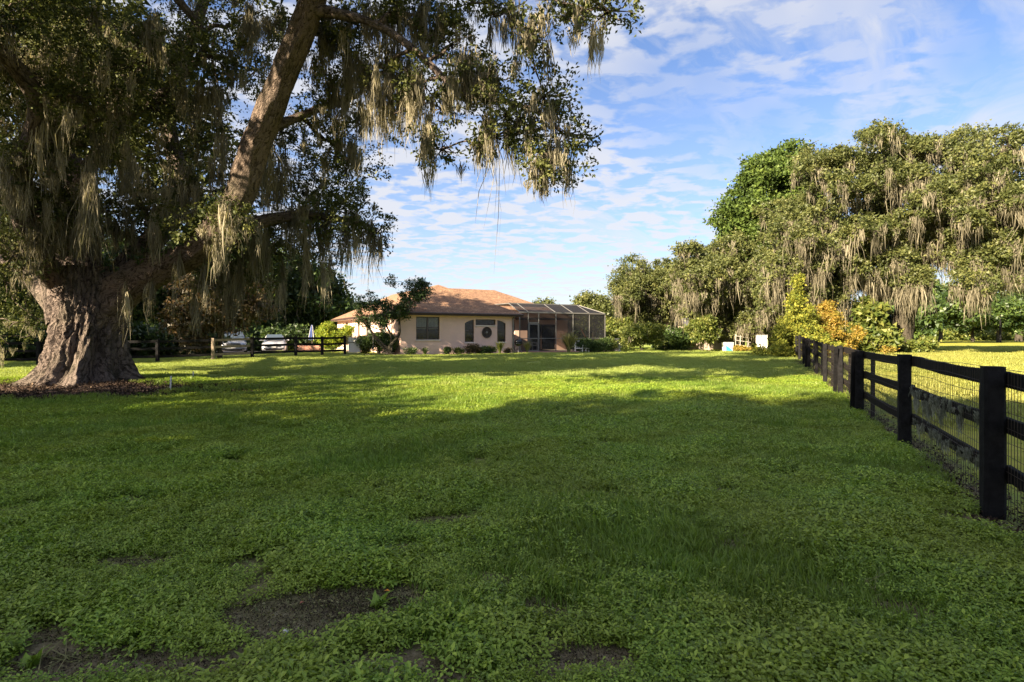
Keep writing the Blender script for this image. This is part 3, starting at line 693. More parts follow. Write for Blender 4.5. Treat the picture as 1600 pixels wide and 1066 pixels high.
# mossy oaks on the right (blobs traced from the picture, each at its own distance)
def traced(lst, base_r, rzf=.7):
    return [[*PX(a, b, Y), base_r*s*Y/889*100/2.4, base_r*s*Y/889*100/2.4*rzf, w, mw] for a, b, Y, s, w, mw in lst]
def rows(spec, seed, n, Y, s=.42, dy=3.0, w=1, mw=1):
    """fill the picture region given by columns (px, top, bottom) with blobs around depth Y"""
    rg = np.random.default_rng(seed); xs_ = [c[0] for c in spec]; out = []
    for _ in range(n):
        x = rg.uniform(xs_[0], xs_[-1]); tp = np.interp(x, xs_, [c[1] for c in spec]); bt = np.interp(x, xs_, [c[2] for c in spec])
        f = rg.uniform(0, 1)**.85; y = tp+(bt-tp)*f
        edge = 1-abs(2*f-.9); Yd = Y+rg.uniform(-dy, dy)*(.35+.65*max(edge, 0))
        p = PX(x, y, Yd); r = s*Yd/20*rg.uniform(.5, 1.4)
        out.append([*p, r, r*rg.uniform(.5, .9), w*(.45+.55*r/(s*Yd/20)), mw*(1.35 if f > .35 else .5)])
    return out
R1x, R1y = (1415-800)/F*40, 40
b1 = rows([(1205,330,480),(1240,265,500),(1290,230,500),(1340,215,480),(1400,195,440),(1450,190,400),(1500,200,380),(1525,240,330)], 3, 150, 40, .60, 5.5)
b1 += rows([(1388,395,450),(1445,395,445)], 33, 9, 37.4, .36, .8, .8, 1.6)
g1 = G(R1x, R1y)
build_tree('live_oak', 'broad mossy live oak with a leaning ivy-wrapped trunk just beyond the black fence', 'tree',
    [[[R1x-.45, R1y, g1-.2, .95], [R1x-.35, R1y, g1+.5, .72], [R1x-.1, R1y, g1+2.3, .62], [R1x+.15, R1y, g1+4.3, .7], [R1x-.5, R1y, g1+5.6, .5], [R1x-2.5, R1y+1.5, g1+8, .3], [R1x-6, R1y+3, g1+10, .15]],
     [[R1x+.2, R1y, g1+4.2, .6], [R1x+1.1, R1y, g1+5.6, .45], [R1x+1.6, R1y+.5, g1+8, .38], [R1x+1.2, R1y+1, g1+11, .25], [R1x+2, R1y+1, g1+13.5, .12]],
     [[R1x-.4, R1y, g1+5.4, .4], [R1x-.8, R1y+1, g1+8, .3], [R1x-1.5, R1y+1, g1+12, .18]]],
    b1, 'far_oak_leaf', 41, 35, 50, .24, .12, .6, moss_n=10.8, moss_len=(.5, 3.1), moss_spread=.27, moss_ns=29, moss_w=0.040, group=None, bough=.14)
b2 = rows([(1498,250,400),(1520,225,420),(1550,205,440),(1600,205,430),(1660,200,420),(1740,230,400),(1800,300,380)], 4, 100, 36, .62, 4.5)+rows([(1520,380,450),(1545,400,470)], 6, 6, 35, .5, 1, 1, 2.5)
R2x, R2y = (1670-800)/F*37, 37
build_tree('live_oak', 'mossy live oak cut by the right edge, its drapes reaching low over the field', 'tree',
    [upright(R2x, R2y, 7, .7, (-.6, 0)), [[R2x-.4, R2y, 4.5, .45], [R2x-3, R2y, 7.5, .34], [R2x-5, R2y-.5, 10, .2]], [[R2x, R2y, 5, .4], [R2x+2.5, R2y, 9, .25]],
     [[R2x-.4, R2y, 4.2, .4], [R2x-3.5, R2y-.6, 6.6, .3], [R2x-6.2, R2y-1, 8.2, .2]]],
    b2, 'far_oak_leaf', 42, 35, 50, .24, .12, .6, moss_n=10.8, moss_len=(.5, 3.0), moss_spread=.27, moss_ns=29, moss_w=0.037, bough=.13,
    extra_moss=np.array([[*PX(1532+rr*3-8, 400+rr*9, 35), 3.2-rr*.1, .25] for rr in range(7)]))
R3x, R3y = (1212-800)/F*49, 49
b3 = rows([(1150,335,385),(1160,295,480),(1180,260,500),(1210,240,500),(1245,236,500),(1265,255,420)], 5, 95, 47.5, .62, 3.5, 1, 0)
build_tree('broadleaf_tree', 'tall dense dark green tree without moss, rising between the mossy oaks', 'tree', [upright(R3x, R3y, 10, .5)], b3, 'dark_leaf', 43, 40, 44, .30, .18, .62, bough=.12)
b4 = rows([(1068,390,430),(1090,375,500),(1130,370,520),(1170,380,520),(1205,400,520)], 7, 66, 45, .50, 3.5, 1, 1.1)
R4x, R4y = (1186-800)/F*45, 45.5
build_tree('live_oak', 'mossy oak with drapes to the ground beside the white cabinet', 'tree', [upright(R4x, R4y, 6, .45, (-1.5, 0)), [[R4x-.6, R4y, 3, .3], [R4x-3, R4y, 5, .2]]], b4, 'far_oak_leaf', 44, 34, 50, .24, .12, .6, moss_n=11.3, extra_moss=np.array([[*PX(1183+q*5, 488+q*2, 42.6), 1.9-.2*q, .14] for q in range(3)]), moss_len=(.5, 2.4), moss_spread=.27, moss_ns=27, moss_w=0.043, bough=.1)
b5 = rows([(968,455,480),(985,415,500),(1020,408,500),(1060,400,505),(1085,400,480)], 8, 54, 52, .46, 3.5, 1, 1.1)
R5x, R5y = (1035-800)/F*53, 53
build_tree('live_oak', 'lower spreading mossy oak behind the weeping shrub, right of the screened pool cage', 'tree', [upright(R5x, R5y, 5, .4)], b5, 'far_oak_leaf', 45, 34, 50, .24, .12, .6, moss_n=10.3, moss_len=(.5, 2.6), moss_spread=.27, moss_ns=25, moss_w=0.046, bough=.1)

# yellow and orange shrubs by the fence end
def bush(name, label, cat, x, y, blobs, mat, seed, nclump=30, nleaf=16, crad=.12, size=.09, asp=.5, stems=5, h=.8, group=None, bark='far_bark', shell=.3, **kw):
    z = G(x, y); rg = np.random.default_rng(seed)
    ls = []
    for i in range(stems):
        a = i*6.283/stems+rg.uniform(0, .8); r = rg.uniform(.15, .5)*h
        ls.append([[x+.05*math.cos(a), y+.05*math.sin(a), z-.05, .035], [x+r*.5*math.cos(a), y+r*.5*math.sin(a), z+h*.5, .025], [x+r*math.cos(a), y+r*math.sin(a), z+h, .015]])
    bl = [[x+b[0], y+b[1], z+b[2], *b[3:]] for b in blobs]
    return build_tree(name, label, cat, ls, bl, mat, seed, nclump, nleaf, crad, size, asp, bark=bark, group=group, twigs=2, shell=shell, sides=5, bough=.02, **kw)
def ell(rg, n, rx, rz, cz, r, w=1, mw=0):
    out = []
    for _ in range(n):
        d = unit(rg.normal(size=3)); f = rg.uniform(.2, 1)**.5
        out.append([d[0]*f*rx, d[1]*f*rx, cz+d[2]*f*rz, r*rg.uniform(.7, 1.2), r*rg.uniform(.6, .9), w, mw])
    return out
rg = np.random.default_rng(77)
def cone(rg, n, rx, h, r, w=.5, jag=.25):
    out = []
    for _ in range(n):
        f = rg.uniform(0, 1)**1.25; a = rg.uniform(0, 6.283); q = (1-f)**.8*rx*rg.uniform(.35, 1+jag)
        out.append([q*math.cos(a), q*math.sin(a), .25+f*h+rg.normal(0, .08), r*rg.uniform(.6, 1.2)*(1.1-.5*f), r*rg.uniform(.6, 1.3), w, 0])
    return out
yx, yy = (1247-800)/F*33, 33
bush('shrub', 'tall pointed lime yellow shrub at the far end of the black fence', 'shrub', yx, yy, cone(rg, 70, 1.45, 2.4, .22, .5, .8)+cone(rg, 60, .8, 4.3, .19, .5, .9), 'yellow_leaf', 51, 26, 16, .13, .10, h=1.4)
ox, oy = (1292-800)/F*34, 34
bush('shrub', 'orange gold shrub with arching sprays behind the end of the fence', 'shrub', ox, oy, cone(rg, 75, 2.0, 2.2, .21, .5, .7)+cone(rg, 26, 1.1, 2.9, .18, .5, .8), 'gold_leaf', 52, 28, 16, .13, .09, h=1.0)
bush('shrub', 'leafy green undergrowth around the foot of the ivy-wrapped oak', 'shrub', (1352-800)/F*38.5, 38.5, ell(rg, 24, 1.7, .9, 1.2, .5)+ell(rg, 10, .9, .8, 2.6, .45), 'shrub_leaf', 53, 22, 14, .2, .22, .6, h=1.4)
bush('shrub', 'low bright green leafy plants right of the ivy-wrapped oak trunk', 'shrub', (1437-800)/F*38.5, 38.5, ell(rg, 12, .8, .35, .45, .34), 'shrub_leaf', 54, 24, 14, .15, .16, .6, h=.6)
bush('shrub', 'dark green shrub mass below the mossy oaks behind the orange shrub', 'shrub', (1340-800)/F*44, 44, ell(rg, 30, 3.0, 1.4, 1.6, .7), 'wood_leaf', 55, 24, 14, .25, .22, .6, h=1.4)
bush('small_tree', 'small round yellow-green tree with pale stem in front of the shed', 'tree', (1098-800)/F*43, 43, ell(rg, 24, .95, .95, 1.75, .40, 1, 1), 'shrub_leaf', 56, 34, 14, .15, .13, .6, h=1.2, stems=3, moss_n=1.2, moss_len=(.3, .9), moss_spread=.1, moss_ns=10)
bush('shrub', 'weeping yellow-green shrub with moss right of the air conditioner', 'shrub', (1003-800)/F*44, 44, ell(rg, 26, 1.5, .85, 1.3, .45, 1, 1), 'shrub_leaf', 57, 32, 14, .16, .12, h=1.0, moss_n=1.6, moss_len=(.3, 1.1), moss_spread=.12, moss_ns=10)
bush('shrub', 'dark green undergrowth beneath the low mossy oak left of the shed', 'shrub', (1052-800)/F*48, 48, ell(rg, 24, 2.3, .8, .9, .5), 'hedge_leaf', 58, 24, 14, .2, .16, h=.8)
bush('shrub', 'green shrub right behind the corner of the pool cage', 'shrub', (968-800)/F*50, 50, ell(rg, 20, 1.4, 1.2, 1.5, .5), 'shrub_leaf', 59, 26, 14, .2, .15, h=1.0)

# trees behind the house
def simple_tree(label, px, Y, top, wpx, mat, seed, n=26, bot=None, size=.2, name='leafy_tree', nclump=22, moss_n=0, r=.9, cat='tree', group=None):
    rg = np.random.default_rng(seed); x = (px-800)/F*Y; z0 = G(x, Y); zt = 1.5+(524-top)/F*Y; zb = 1.5+(524-bot)/F*Y if bot else z0+(zt-z0)*.3
    W = wpx/2/F*Y
    bl = rnd_blobs(rg, (x, Y, (zt+zb)/2), (W*.85, W*.8, (zt-zb)/2*.85), n, r)
    for b in bl: b[6] = 1
    return build_tree(name, label, cat, [upright(x, Y, max(.5, (zt-z0)*.6), max(.12, (zt-z0)*.03), (rg.uniform(-.5, .5), 0))], bl, mat, seed, nclump, 18, .40, size*1.12, .6, moss_n=moss_n, moss_ns=12, moss_w=.09, bough=.08, group=group)
simple_tree('rounded sunlit tree rising behind the right end of the pool cage', 925, 72, 457, 66, 'far_oak_leaf', 61, 24, 515, r=1.0)
simple_tree('small treetop showing over the roof beside the pool cage', 848, 80, 471, 30, 'far_oak_leaf', 62, 12, 505, r=.9)
simple_tree('pale green tree behind the far left end of the house', 528, 66, 455, 60, 'shrub_leaf', 63, 22, 520, r=1.1, moss_n=1)

# woods on the left behind the oak
wl = [(20,46,330,200,'dark woodland tree at the left edge behind the great oak'),(95,50,300,170,'tall dark woodland tree directly behind the great oak trunk'),(215,56,375,170,'green woodland tree seen under the arching limb of the great oak'),
      (300,60,360,170,'dark woodland tree behind the reddish tree'),(385,58,350,150,'woodland tree rising behind the silver car'),(440,66,375,150,'sunlit green woodland tree behind the white car'),
      (490,62,400,110,'woodland tree behind the furled blue parasol'),(330,75,310,200,'tallest woodland tree far behind the parked cars'),(-80,42,250,260,'dark woodland tree left of the picture edge'),(150,70,330,220,'woodland tree far behind the left fence')]
for i, (px, Y, top, wpx, lb) in enumerate(wl):
    simple_tree(lb, px, Y, top, wpx, 'wood_leaf' if i not in (5,) else 'hedge_leaf', 70+i, 46 if wpx > 160 else 36, 535, .27, 'woodland_tree', 18, 1 if i > 3 else 0, 1.35, group='trees of the wood on the left')
rg_ = np.random.default_rng(5)
for q, (tx_, ty_, lb) in enumerate(((-31.5, 24, 'woodland tree just outside the left edge nearest the great oak'), (-38, 33, 'woodland tree just outside the left edge farther back'))):
    build_tree('woodland_tree', lb, 'tree', [upright(tx_, ty_, 7, .35)], rnd_blobs(rg_, (tx_, ty_, 7.5), (4.3, 5.5, 4.8), 34, 1.4), 'wood_leaf', 170+q, 24, 18, .38, .27, .55, bough=.1, group='trees of the wood on the left')
rg = np.random.default_rng(99)
for i, (px, Y, lb) in enumerate([(40, 34, 'dark understorey shrub at the left edge beyond the fence'), (215, 37, 'broad-leaved dark shrub beyond the fence right of the oak trunk'), (285, 40, 'dark shrub beyond the fence left of the reddish tree'),
                       (395, 54, 'dark shrub between the two parked cars'), (462, 55, 'dark shrub left of the furled parasol'), (130, 38, 'dark shrub hidden behind the great oak trunk')]):
    bush('shrub', lb, 'shrub', (px-800)/F*Y, Y, ell(rg, 26, 2.6, 1.0, 1.1, .6), 'wood_leaf', 90+i, 24, 14, .22, .22, .55, h=1.0, group='undergrowth along the left wood')
# reddish tree at the fence
rx, ry = (331-800)/F*33, 33
bl = rows([(275,430,515),(300,425,545),(331,440,515),(370,425,510),(405,440,500)], 12, 46, 33, .40, 1.6, 1, 1.2)
build_tree('small_tree', 'reddish brown drooping tree with moss beside the weathered fence post', 'tree', [upright(rx+.25, ry+.4, 2.6, .14)], bl, 'red_leaf', 101, 30, 14, .2, .13, .6, moss_n=2.5, moss_len=(.3, 1.4), moss_spread=.14, moss_ns=12, moss_w=.05, bough=.05)

# far right field trees
for i, (px, Y, top, wpx, bot, lb) in enumerate([(1592, 118, 396, 175, 510, 'big dark spreading oak far across the field at the right edge'), (1470, 92, 436, 130, 520, 'dark spreading oak across the field right of the ivy-wrapped trunk'),
        (1520, 108, 462, 100, 522, 'smaller rounded tree at the far side of the field'), (1560, 100, 462, 80, 518, 'middle tree of the far field row with an open crown'), (1665, 110, 420, 140, 510, 'distant oak beyond the right edge of the field'), (1420, 86, 452, 80, 525, 'dark tree far behind the ivy-wrapped trunk')]):
    simple_tree(lb, px, Y, top, wpx, 'hedge_leaf', 110+i, 34, bot, .36, 'field_oak', 24, .6, 1.9, group='trees across the far field')
rg = np.random.default_rng(8)
hb = [[x, y, 1.0+rg.uniform(0, .8), 1.6, 1.1, 1] for x, y in [((1430+k*6.5-800)/F*135+rg.normal(0, 1), 135+rg.uniform(-3, 3)) for k in range(42)]]
Cb, _ = crown(rg, hb, 16, 16, .4, .4, .5); Cb.mk('scrub_line', M['shrub_leaf'], kind='stuff')
# far wood closing the horizon
fw = []
for k in range(230):
    a = R(-62+124*k/229+rg.uniform(-.4, .4)); D = rg.uniform(185, 235); h = rg.uniform(7, 13)
    if abs(math.degrees(a)-33) < 7: h *= .6
    fw.append([D*math.sin(a), D*math.cos(a), h*.5, 5.0, h*.55, 1])
Cb, _ = crown(rg, fw, 26, 13, 1.0, 1.3, .7); Cb.mk('far_wood', M['wood_leaf'], kind='stuff')

# ------------------------------------------------------------------ the house
HX, HY, HA = -7.05, 36.0, math.atan2(.47, .88)
HZ = .22
house = thing('house', 'single-storey peach stucco house with a hipped brown shingle roof', 'house', (HX, HY, HZ), HA)
def wall_open(name, L, H, ops, mat, parent, loc, rotz, th=.22):
    """wall along local x, outer face at y=0, inner at y=th, with real openings (x0,x1,z0,z1)"""
    xs_ = sorted({0, L, *[o[0] for o in ops], *[o[1] for o in ops]}); zs = sorted({0, H, *[o[2] for o in ops], *[o[3] for o in ops]})
    solid = lambda i, k: 0 <= i < len(xs_)-1 and 0 <= k < len(zs)-1 and not any(o[0] <= (xs_[i]+xs_[i+1])/2 <= o[1] and o[2] <= (zs[k]+zs[k+1])/2 <= o[3] for o in ops)
    mb = MB()
    for i in range(len(xs_)-1):
        for k in range(len(zs)-1):
            if not solid(i, k): continue
            a, b, c, d = xs_[i], xs_[i+1], zs[k], zs[k+1]
            mb.add([(a,0,c),(b,0,c),(b,0,d),(a,0,d)], [(0,1,2,3)]); mb.add([(a,th,c),(b,th,c),(b,th,d),(a,th,d)], [(3,2,1,0)])
            if not solid(i-1, k): mb.add([(a,0,c),(a,th,c),(a,th,d),(a,0,d)], [(3,2,1,0)])
            if not solid(i+1, k): mb.add([(b,0,c),(b,th,c),(b,th,d),(b,0,d)], [(0,1,2,3)])
            if not solid(i, k-1): mb.add([(a,0,c),(b,0,c),(b,th,c),(a,th,c)], [(3,2,1,0)])
            if not solid(i, k+1): mb.add([(a,0,d),(b,0,d),(b,th,d),(a,th,d)], [(0,1,2,3)])
    o = mb.mk(name, mat, parent); o.location = loc; o.rotation_euler = (0, 0, rotz); return o
def window(parent, x0, x1, z0, z1, y=.09, mull=(), meet=None, curt=None, rot=0, org=(0,0,0), sill=True):
    """a window in a wall facing -y: frame part with panes as sub-parts"""
    fr = MB(); w = .055
    fr.box(x0, x1, y, y+.05, z0, z0+w); fr.box(x0, x1, y, y+.05, z1-w, z1); fr.box(x0, x0+w, y+.001, y+.049, z0+w, z1-w); fr.box(x1-w, x1, y+.001, y+.049, z0+w, z1-w)
    for m_ in mull: fr.box(m_-.05, m_+.05, y-.004, y+.053, z0+w, z1-w)
    if meet: fr.box(x0+w, x1-w, y-.003, y+.045, meet-.025, meet+.025)
    o = fr.mk('window', M['bronze'], parent); o.location = org; o.rotation_euler = (0, 0, rot)
    es = [x0+w]+[v for m_ in mull for v in (m_-.05, m_+.05)]+[x1-w]; zs = [(z0+w, z1-w)] if not meet else [(z0+w, meet-.025), (meet+.025, z1-w)]
    for i in range(0, len(es), 2):
        for (a, b) in zs:
            MB().box(es[i], es[i+1], y+.02, y+.028, a, b).mk('pane', M['glass'], o)
        if curt:
            n = 14; V = []
            for k in range(n+1):
                xx = es[i]+(es[i+1]-es[i])*k/n; V += [(xx, y+.06+.03*(k % 2), curt), (xx, y+.06+.03*(k % 2), z1-w)]
            mk('curtain', V, faces=[(2*k, 2*k+2, 2*k+3, 2*k+1) for k in range(n)], mat=M['curtain'], parent=o)
    if sill: MB().box(x0-.06, x1+.06, -.07, y-.01, z0-.09, z0-.003, .012).mk('sill', M['sill'], o)
    return o
WH = 2.72
FW = 8.1; DW = 20.0
ops = [(1.02, 2.62, 1.00, 2.48), (4.41, 5.09, .82, 2.32), (5.21, 6.71, 1.96, 2.36), (6.84, 7.50, .82, 2.32)]
wall_open('front_wall', FW, WH, ops, M['stucco'], house, (0, 0, 0), 0)
# left wall: local x runs from the back to the front corner when rotated by -90 deg ; facing -x
wops = [(3.5, 4.7, 1.0, 2.4), (8.2, 9.0, 0.9, 2.4), (11.0, 12.6, 1.0, 2.4), (15.2, 16.6, 1.0, 2.4)]
lw = wall_open('side_wall', DW-.22, WH, wops, M['stucco'], house, (.002, DW, 0), -math.pi/2)
wall_open('side_wall', 6.1-.22, WH, [], M['stucco'], house, (FW-.002, .22, 0), math.pi/2)
window(house, *ops[0][:4], mull=(1.82,), meet=1.78, curt=1.70)
window(house, *ops[1][:4], meet=1.58)
window(house, *ops[2][:4])
window(house, *ops[3][:4], meet=1.58)
for o_ in wops: window(house, *o_, meet=1.75, curt=1.4, rot=-math.pi/2, org=(.002, DW, 0))
# arched heads: stucco fillers rounding the outer top corners of the window group
for (x0, x1, s) in ((4.41, 5.09, 1), (6.84, 7.50, -1)):
    V = []; n = 8
    for k in range(n+1):
        f = k/n; xx = x0+(x1-x0)*f; g_ = f if s > 0 else 1-f
        zc = 2.10+.22*math.sin(g_*math.pi/2)
        V += [(xx, -.002, zc), (xx, -.002, 2.325), (xx, .12, zc), (xx, .12, 2.325)]
    Fs = []
    for k in range(n):
        a = 4*k; b = a+4; Fs += [(a, b, b+1, a+1), (a+2, a, b, b+2)[::-1], (a+3, b+3, b+2, a+2)]
    mk('arch_head', V, faces=Fs, mat=M['stucco'], parent=house)
MB().box(5.15, 6.78, -.05, -.002, 1.86, 1.90, .01).mk('ledge', M['sill'], house)
MB().box(.25, FW-.25, 3.2, 3.3, 0, 2.6).box(.25, FW-.25, .25, 3.2, -.02, 0).mk('inner_room', M['interior'], house)
# roof
def roofmesh(name, corners, ridge, z0, parent, faces):
    """faces: tuples of point keys; UVs run along the eave"""
    P_ = {**corners, **ridge}; V = []; Fs = []; UV = []
    for f in faces:
        b = len(V); pts = [Vector(P_[k]) for k in f]
        e = (pts[1]-pts[0]).normalized(); nrm = e.cross(pts[-1]-pts[0]).normalized(); s = nrm.cross(e)
        for p in pts: V.append(tuple(p)); UV.append(((p-pts[0]).dot(e), (p-pts[0]).dot(s)))
        Fs.append(tuple(range(b, b+len(f))))
    return mk(name, V, faces=Fs, mat=M['shingle'], parent=parent, uv=UV)
OH = .5; EZ = WH+.03
pitch = 2.22/4.55
rz = EZ+pitch*(FW/2+OH)
a0, a1, b0, b1_ = -OH, FW+OH, -OH, DW+OH
mid = FW/2; ins = FW/2+OH
roofmesh('roof', dict(A=(a0,b0,EZ), B=(a1,b0,EZ), C=(a1,b1_,EZ), D=(a0,b1_,EZ)), dict(R=(mid,b0+ins,rz), S=(mid,b1_-ins,rz)), EZ, house,
         [('A','B','R'), ('B','C','S','R'), ('C','D','S'), ('D','A','R','S')])
# main body behind, local u from FW to FW+9, v from 6.1 to 16.1
U1, V0, V1 = FW+9.0, 6.1, 16.1
rz2 = EZ+.475*(5+OH)
vm = (V0+V1)/2; i2 = 5+OH
roofmesh('roof', dict(A=(mid-1.2,V0-OH,EZ-.01), B=(U1+OH,V0-OH,EZ-.01), C=(U1+OH,V1+OH,EZ-.01), D=(mid-1.2,V1+OH,EZ-.01)), dict(R=(mid+1.6,vm,rz2), S=(U1+OH-i2,vm,rz2)), EZ, house,
         [('A','B','S','R'), ('B','C','S'), ('C','D','R','S'), ('D','A','R')])
mo = [(1.2, 3.4, 0.05, 2.2), (4.6, 7.4, 0.05, 2.2)]
wall_open('rear_patio_wall', 9.0, WH, mo, M['stucco'], house, (FW, V0, 0), 0)
wall_open('side_wall', 10-.4, WH, [], M['stucco'], house, (U1, V0+.2, 0), math.pi/2)
window(house, *[v+FW if i < 2 else v for i, v in enumerate(mo[0])], y=V0+.08, mull=(FW+2.3,), sill=False)
window(house, *[v+FW if i < 2 else v for i, v in enumerate(mo[1])], y=V0+.08, mull=(FW+6.0,), sill=False)
MB().box(FW+.3, U1-.3, V0+1.6, V0+1.7, 0, 2.6).mk('inner_room', M['interior'], house)
# eaves
def ring(mb, x0, x1, y0, y1, z0, z1, w):
    mb.box(x0, x1, y0, y0+w, z0, z1); mb.box(x0, x1, y1-w, y1, z0, z1); mb.box(x0, x0+w, y0+w, y1-w, z0+.001, z1-.001); mb.box(x1-w, x1, y0+w, y1-w, z0+.001, z1-.001)
fa = MB(); ring(fa, a0-.012, a1+.012, b0-.012, b1_+.012, EZ-.19, EZ-.005, .03); fa.mk('fascia', M['fascia'], house)
gt = MB(); gt.bar((a0, b0-.07, EZ-.06), (a1, b0-.07, EZ-.06), .11, .11, 6); gt.mk('gutter', M['fascia'], house)
so = MB(); so.box(a0+.02, a1-.02, b0+.02, -.002, EZ-.17, EZ-.14); so.box(a0+.02, -.002, .0, b1_-.02, EZ-.17, EZ-.14); so.mk('soffit', M['sill'], house)
fa = MB(); fa.box(FW+OH+.05, U1+OH, V0-OH-.02, V0-OH+.01, EZ-.19, EZ-.02); fa.box(U1+OH-.01, U1+OH+.02, V0-OH+.01, V1+OH, EZ-.19, EZ-.02); fa.mk('fascia', M['fascia'], house)
MB().bar((FW-.06, -.07, .05), (FW-.06, -.07, 2.45), .08).bar((FW-.06, -.07, 2.45), (FW-.06, -.45, 2.62), .08).mk('downspout', M['alu'], house)
MB().box(-.12, FW+.1, -.28, -.0, -.35, .03, .02).box(-.2, FW+.2, 0.02, DW, -.4, .001).mk('foundation', M['concrete'], house)
# wall medallion
hw = lambda u, v, z: (HX+u*.882-v*.471, HY+u*.471+v*.882, HZ+z)
med = thing('wall_medallion', 'round spoked metal wheel ornament hung on the peach wall under the transom window', 'wall ornament', hw(6.02, -.02, 1.47), HA)
MB().lathe([(.36, -.02), (.38, -.05), (.36, -.06), (.32, -.05), (.31, -.02)], 28, axis='y').mk('rim', M['bronze'], med)
hub = MB().lathe([(.0, -.07), (.06, -.06), (.09, -.03), (.09, -.005)], 14, axis='y').mk('hub', M['alu'], med)
for k in range(14):
    a = k*math.pi/7; MB().bar((.08*math.cos(a), -.03, .08*math.sin(a)), (.33*math.cos(a), -.035, .33*math.sin(a)), .045, .02).mk('spoke', M['bronze'], med)
MB().lathe([(.20, -.02), (.215, -.04), (.20, -.045), (.185, -.02)], 24, axis='y').mk('inner_ring', M['bronze'], med)

# patio and screened pool cage (own empty, local u along the front, v to the back)
PO = (.55, 41.0)
cage = thing('pool_cage', 'screened pool enclosure with pale aluminium frame attached to the right of the house', 'screen enclosure', (PO[0], PO[1], .25), HA)
def c_u(px):  # local u of a pixel column on the cage front
    k = (px-800)/F; return (PO[1]*k-PO[0])/(.882-.471*k)
us = [c_u(p) for p in (812, 825.5, 841.7, 868.6, 895.4, 921, 945.3)]
CH = 2.92; CD = 6.6; UL = us[-1]
def frame(name, a, b, w=.055, d=.09): return MB().bar(a, b, w, d).mk(name, M['alu'], cage)
for u in us: frame('post', (u, 0, 0), (u, 0, CH), .06, .06)
frame('beam', (us[0], 0, CH), (UL, 0, CH), .09, .10)
for i in range(len(us)-1):
    if i == 1: continue
    frame('chair_rail', (us[i]+.03, 0, 1.02), (us[i+1]-.03, 0, 1.02), .05, .05)
for v in (2.2, 4.4, 6.55): frame('post', (UL, v, 0), (UL, v, CH), .06, .06)
frame('beam', (UL, .05, CH), (UL, CD, CH), .08, .09); frame('chair_rail', (UL, .05, 1.02), (UL, CD, 1.02), .05, .05)
RV, RZ = 1.7, CH+.72
for i, u in enumerate(us):
    if i in (2,): continue
    uu = min(u, UL-1.3) if i == len(us)-1 else u
    frame('rafter', (u, .03, CH+.03), (uu if i else u, RV, RZ), .045, .05)
    frame('rafter', (uu, RV, RZ), (uu, CD-.5, RZ+.05), .04, .05)
frame('ridge_beam', (us[0], RV, RZ), (UL-1.3, RV, RZ), .06, .08)
frame('ridge_beam', (UL-1.3, RV, RZ), (UL-1.3, CD-.5, RZ), .06, .08)
frame('rafter', (UL, CD, CH), (UL-1.3, CD-.5, RZ), .05, .06)
def sc_q(pts, m_='screen'): return  mk('screen_panel', pts, faces=[(0,1,2,3)], mat=M[m_], parent=cage)
for i in range(len(us)-1):
    sc_q([(us[i]+.03, 0, .02), (us[i+1]-.03, 0, .02), (us[i+1]-.03, 0, CH-.05), (us[i]+.03, 0, CH-.05)])
    r1 = min(us[i+1], UL-1.3)
    sc_q([(us[i], .02, CH+.02), (us[i+1], .02, CH+.02), (r1, RV, RZ-.01), (min(us[i], r1), RV, RZ-.01)], 'roof_screen')
    if us[i] < UL-1.3: sc_q([(us[i], RV+.02, RZ), (r1, RV+.02, RZ), (r1, CD-.5, RZ+.03), (us[i], CD-.5, RZ+.03)], 'roof_screen')
for v0, v1 in ((0.03, 2.2), (2.2, 4.4), (4.4, 6.5)): sc_q([(UL, v0, .02), (UL, v1, .02), (UL, v1, CH-.05), (UL, v0, CH-.05)])
sc_q([(UL, .03, CH), (UL, CD, CH), (UL-1.3, CD-.5, RZ), (UL-1.3, RV, RZ)], 'roof_screen')
dm = MB(); x0, x1 = us[1]+.04, us[2]-.04
for (a, b, c_, e) in ((x0, x0+.06, .04, 2.1), (x1-.06, x1, .04, 2.1), (x0+.06, x1-.06, .04, .16), (x0+.06, x1-.06, 2.03, 2.1), (x0+.06, x1-.06, .98, 1.05)): dm.box(a, b, -.045, -.008, c_, e)
door = dm.mk('door', M['alu'], cage); MB().bar((x1-.09, -.08, 1.0), (x1-.09, -.08, 1.16), .02).mk('handle', M['black_metal'], door)
MB().box(us[1]-.02, us[2]+.02, -.05, .0, 2.12, 2.2).mk('door_head', M['alu'], cage)
cw = lambda u, v, z=0: (PO[0]+u*.882-v*.471, PO[1]+u*.471+v*.882, .25+z)
# patio slab
pt = MB(); pt.box(-.4, 4.2, -1.5, 0, -.3, .06, .015); pt.box(-.4, 2.6, -2.1, -1.502, -.3, -.03, .015)
o = pt.mk('patio', M['paver'], kind='structure'); o.location = (PO[0], PO[1], .25); o.rotation_euler = (0, 0, HA)
pt = MB(); pt.box(0.02, UL+.2, 0.03, CD-.1, -.3, .02)
o = pt.mk('pool_deck', M['concrete'], kind='structure'); o.location = (PO[0], PO[1], .25); o.rotation_euler = (0, 0, HA)
pt = MB(); pt.box(3.8, FW, -1.0, -.30, -.3, .0, .015); pt.box(-3.2, 1.0, -.95, -.30, -.3, .0, .015)
o = pt.mk('path', M['concrete'], kind='structure'); o.location = (HX, HY, HZ); o.rotation_euler = (0, 0, HA)

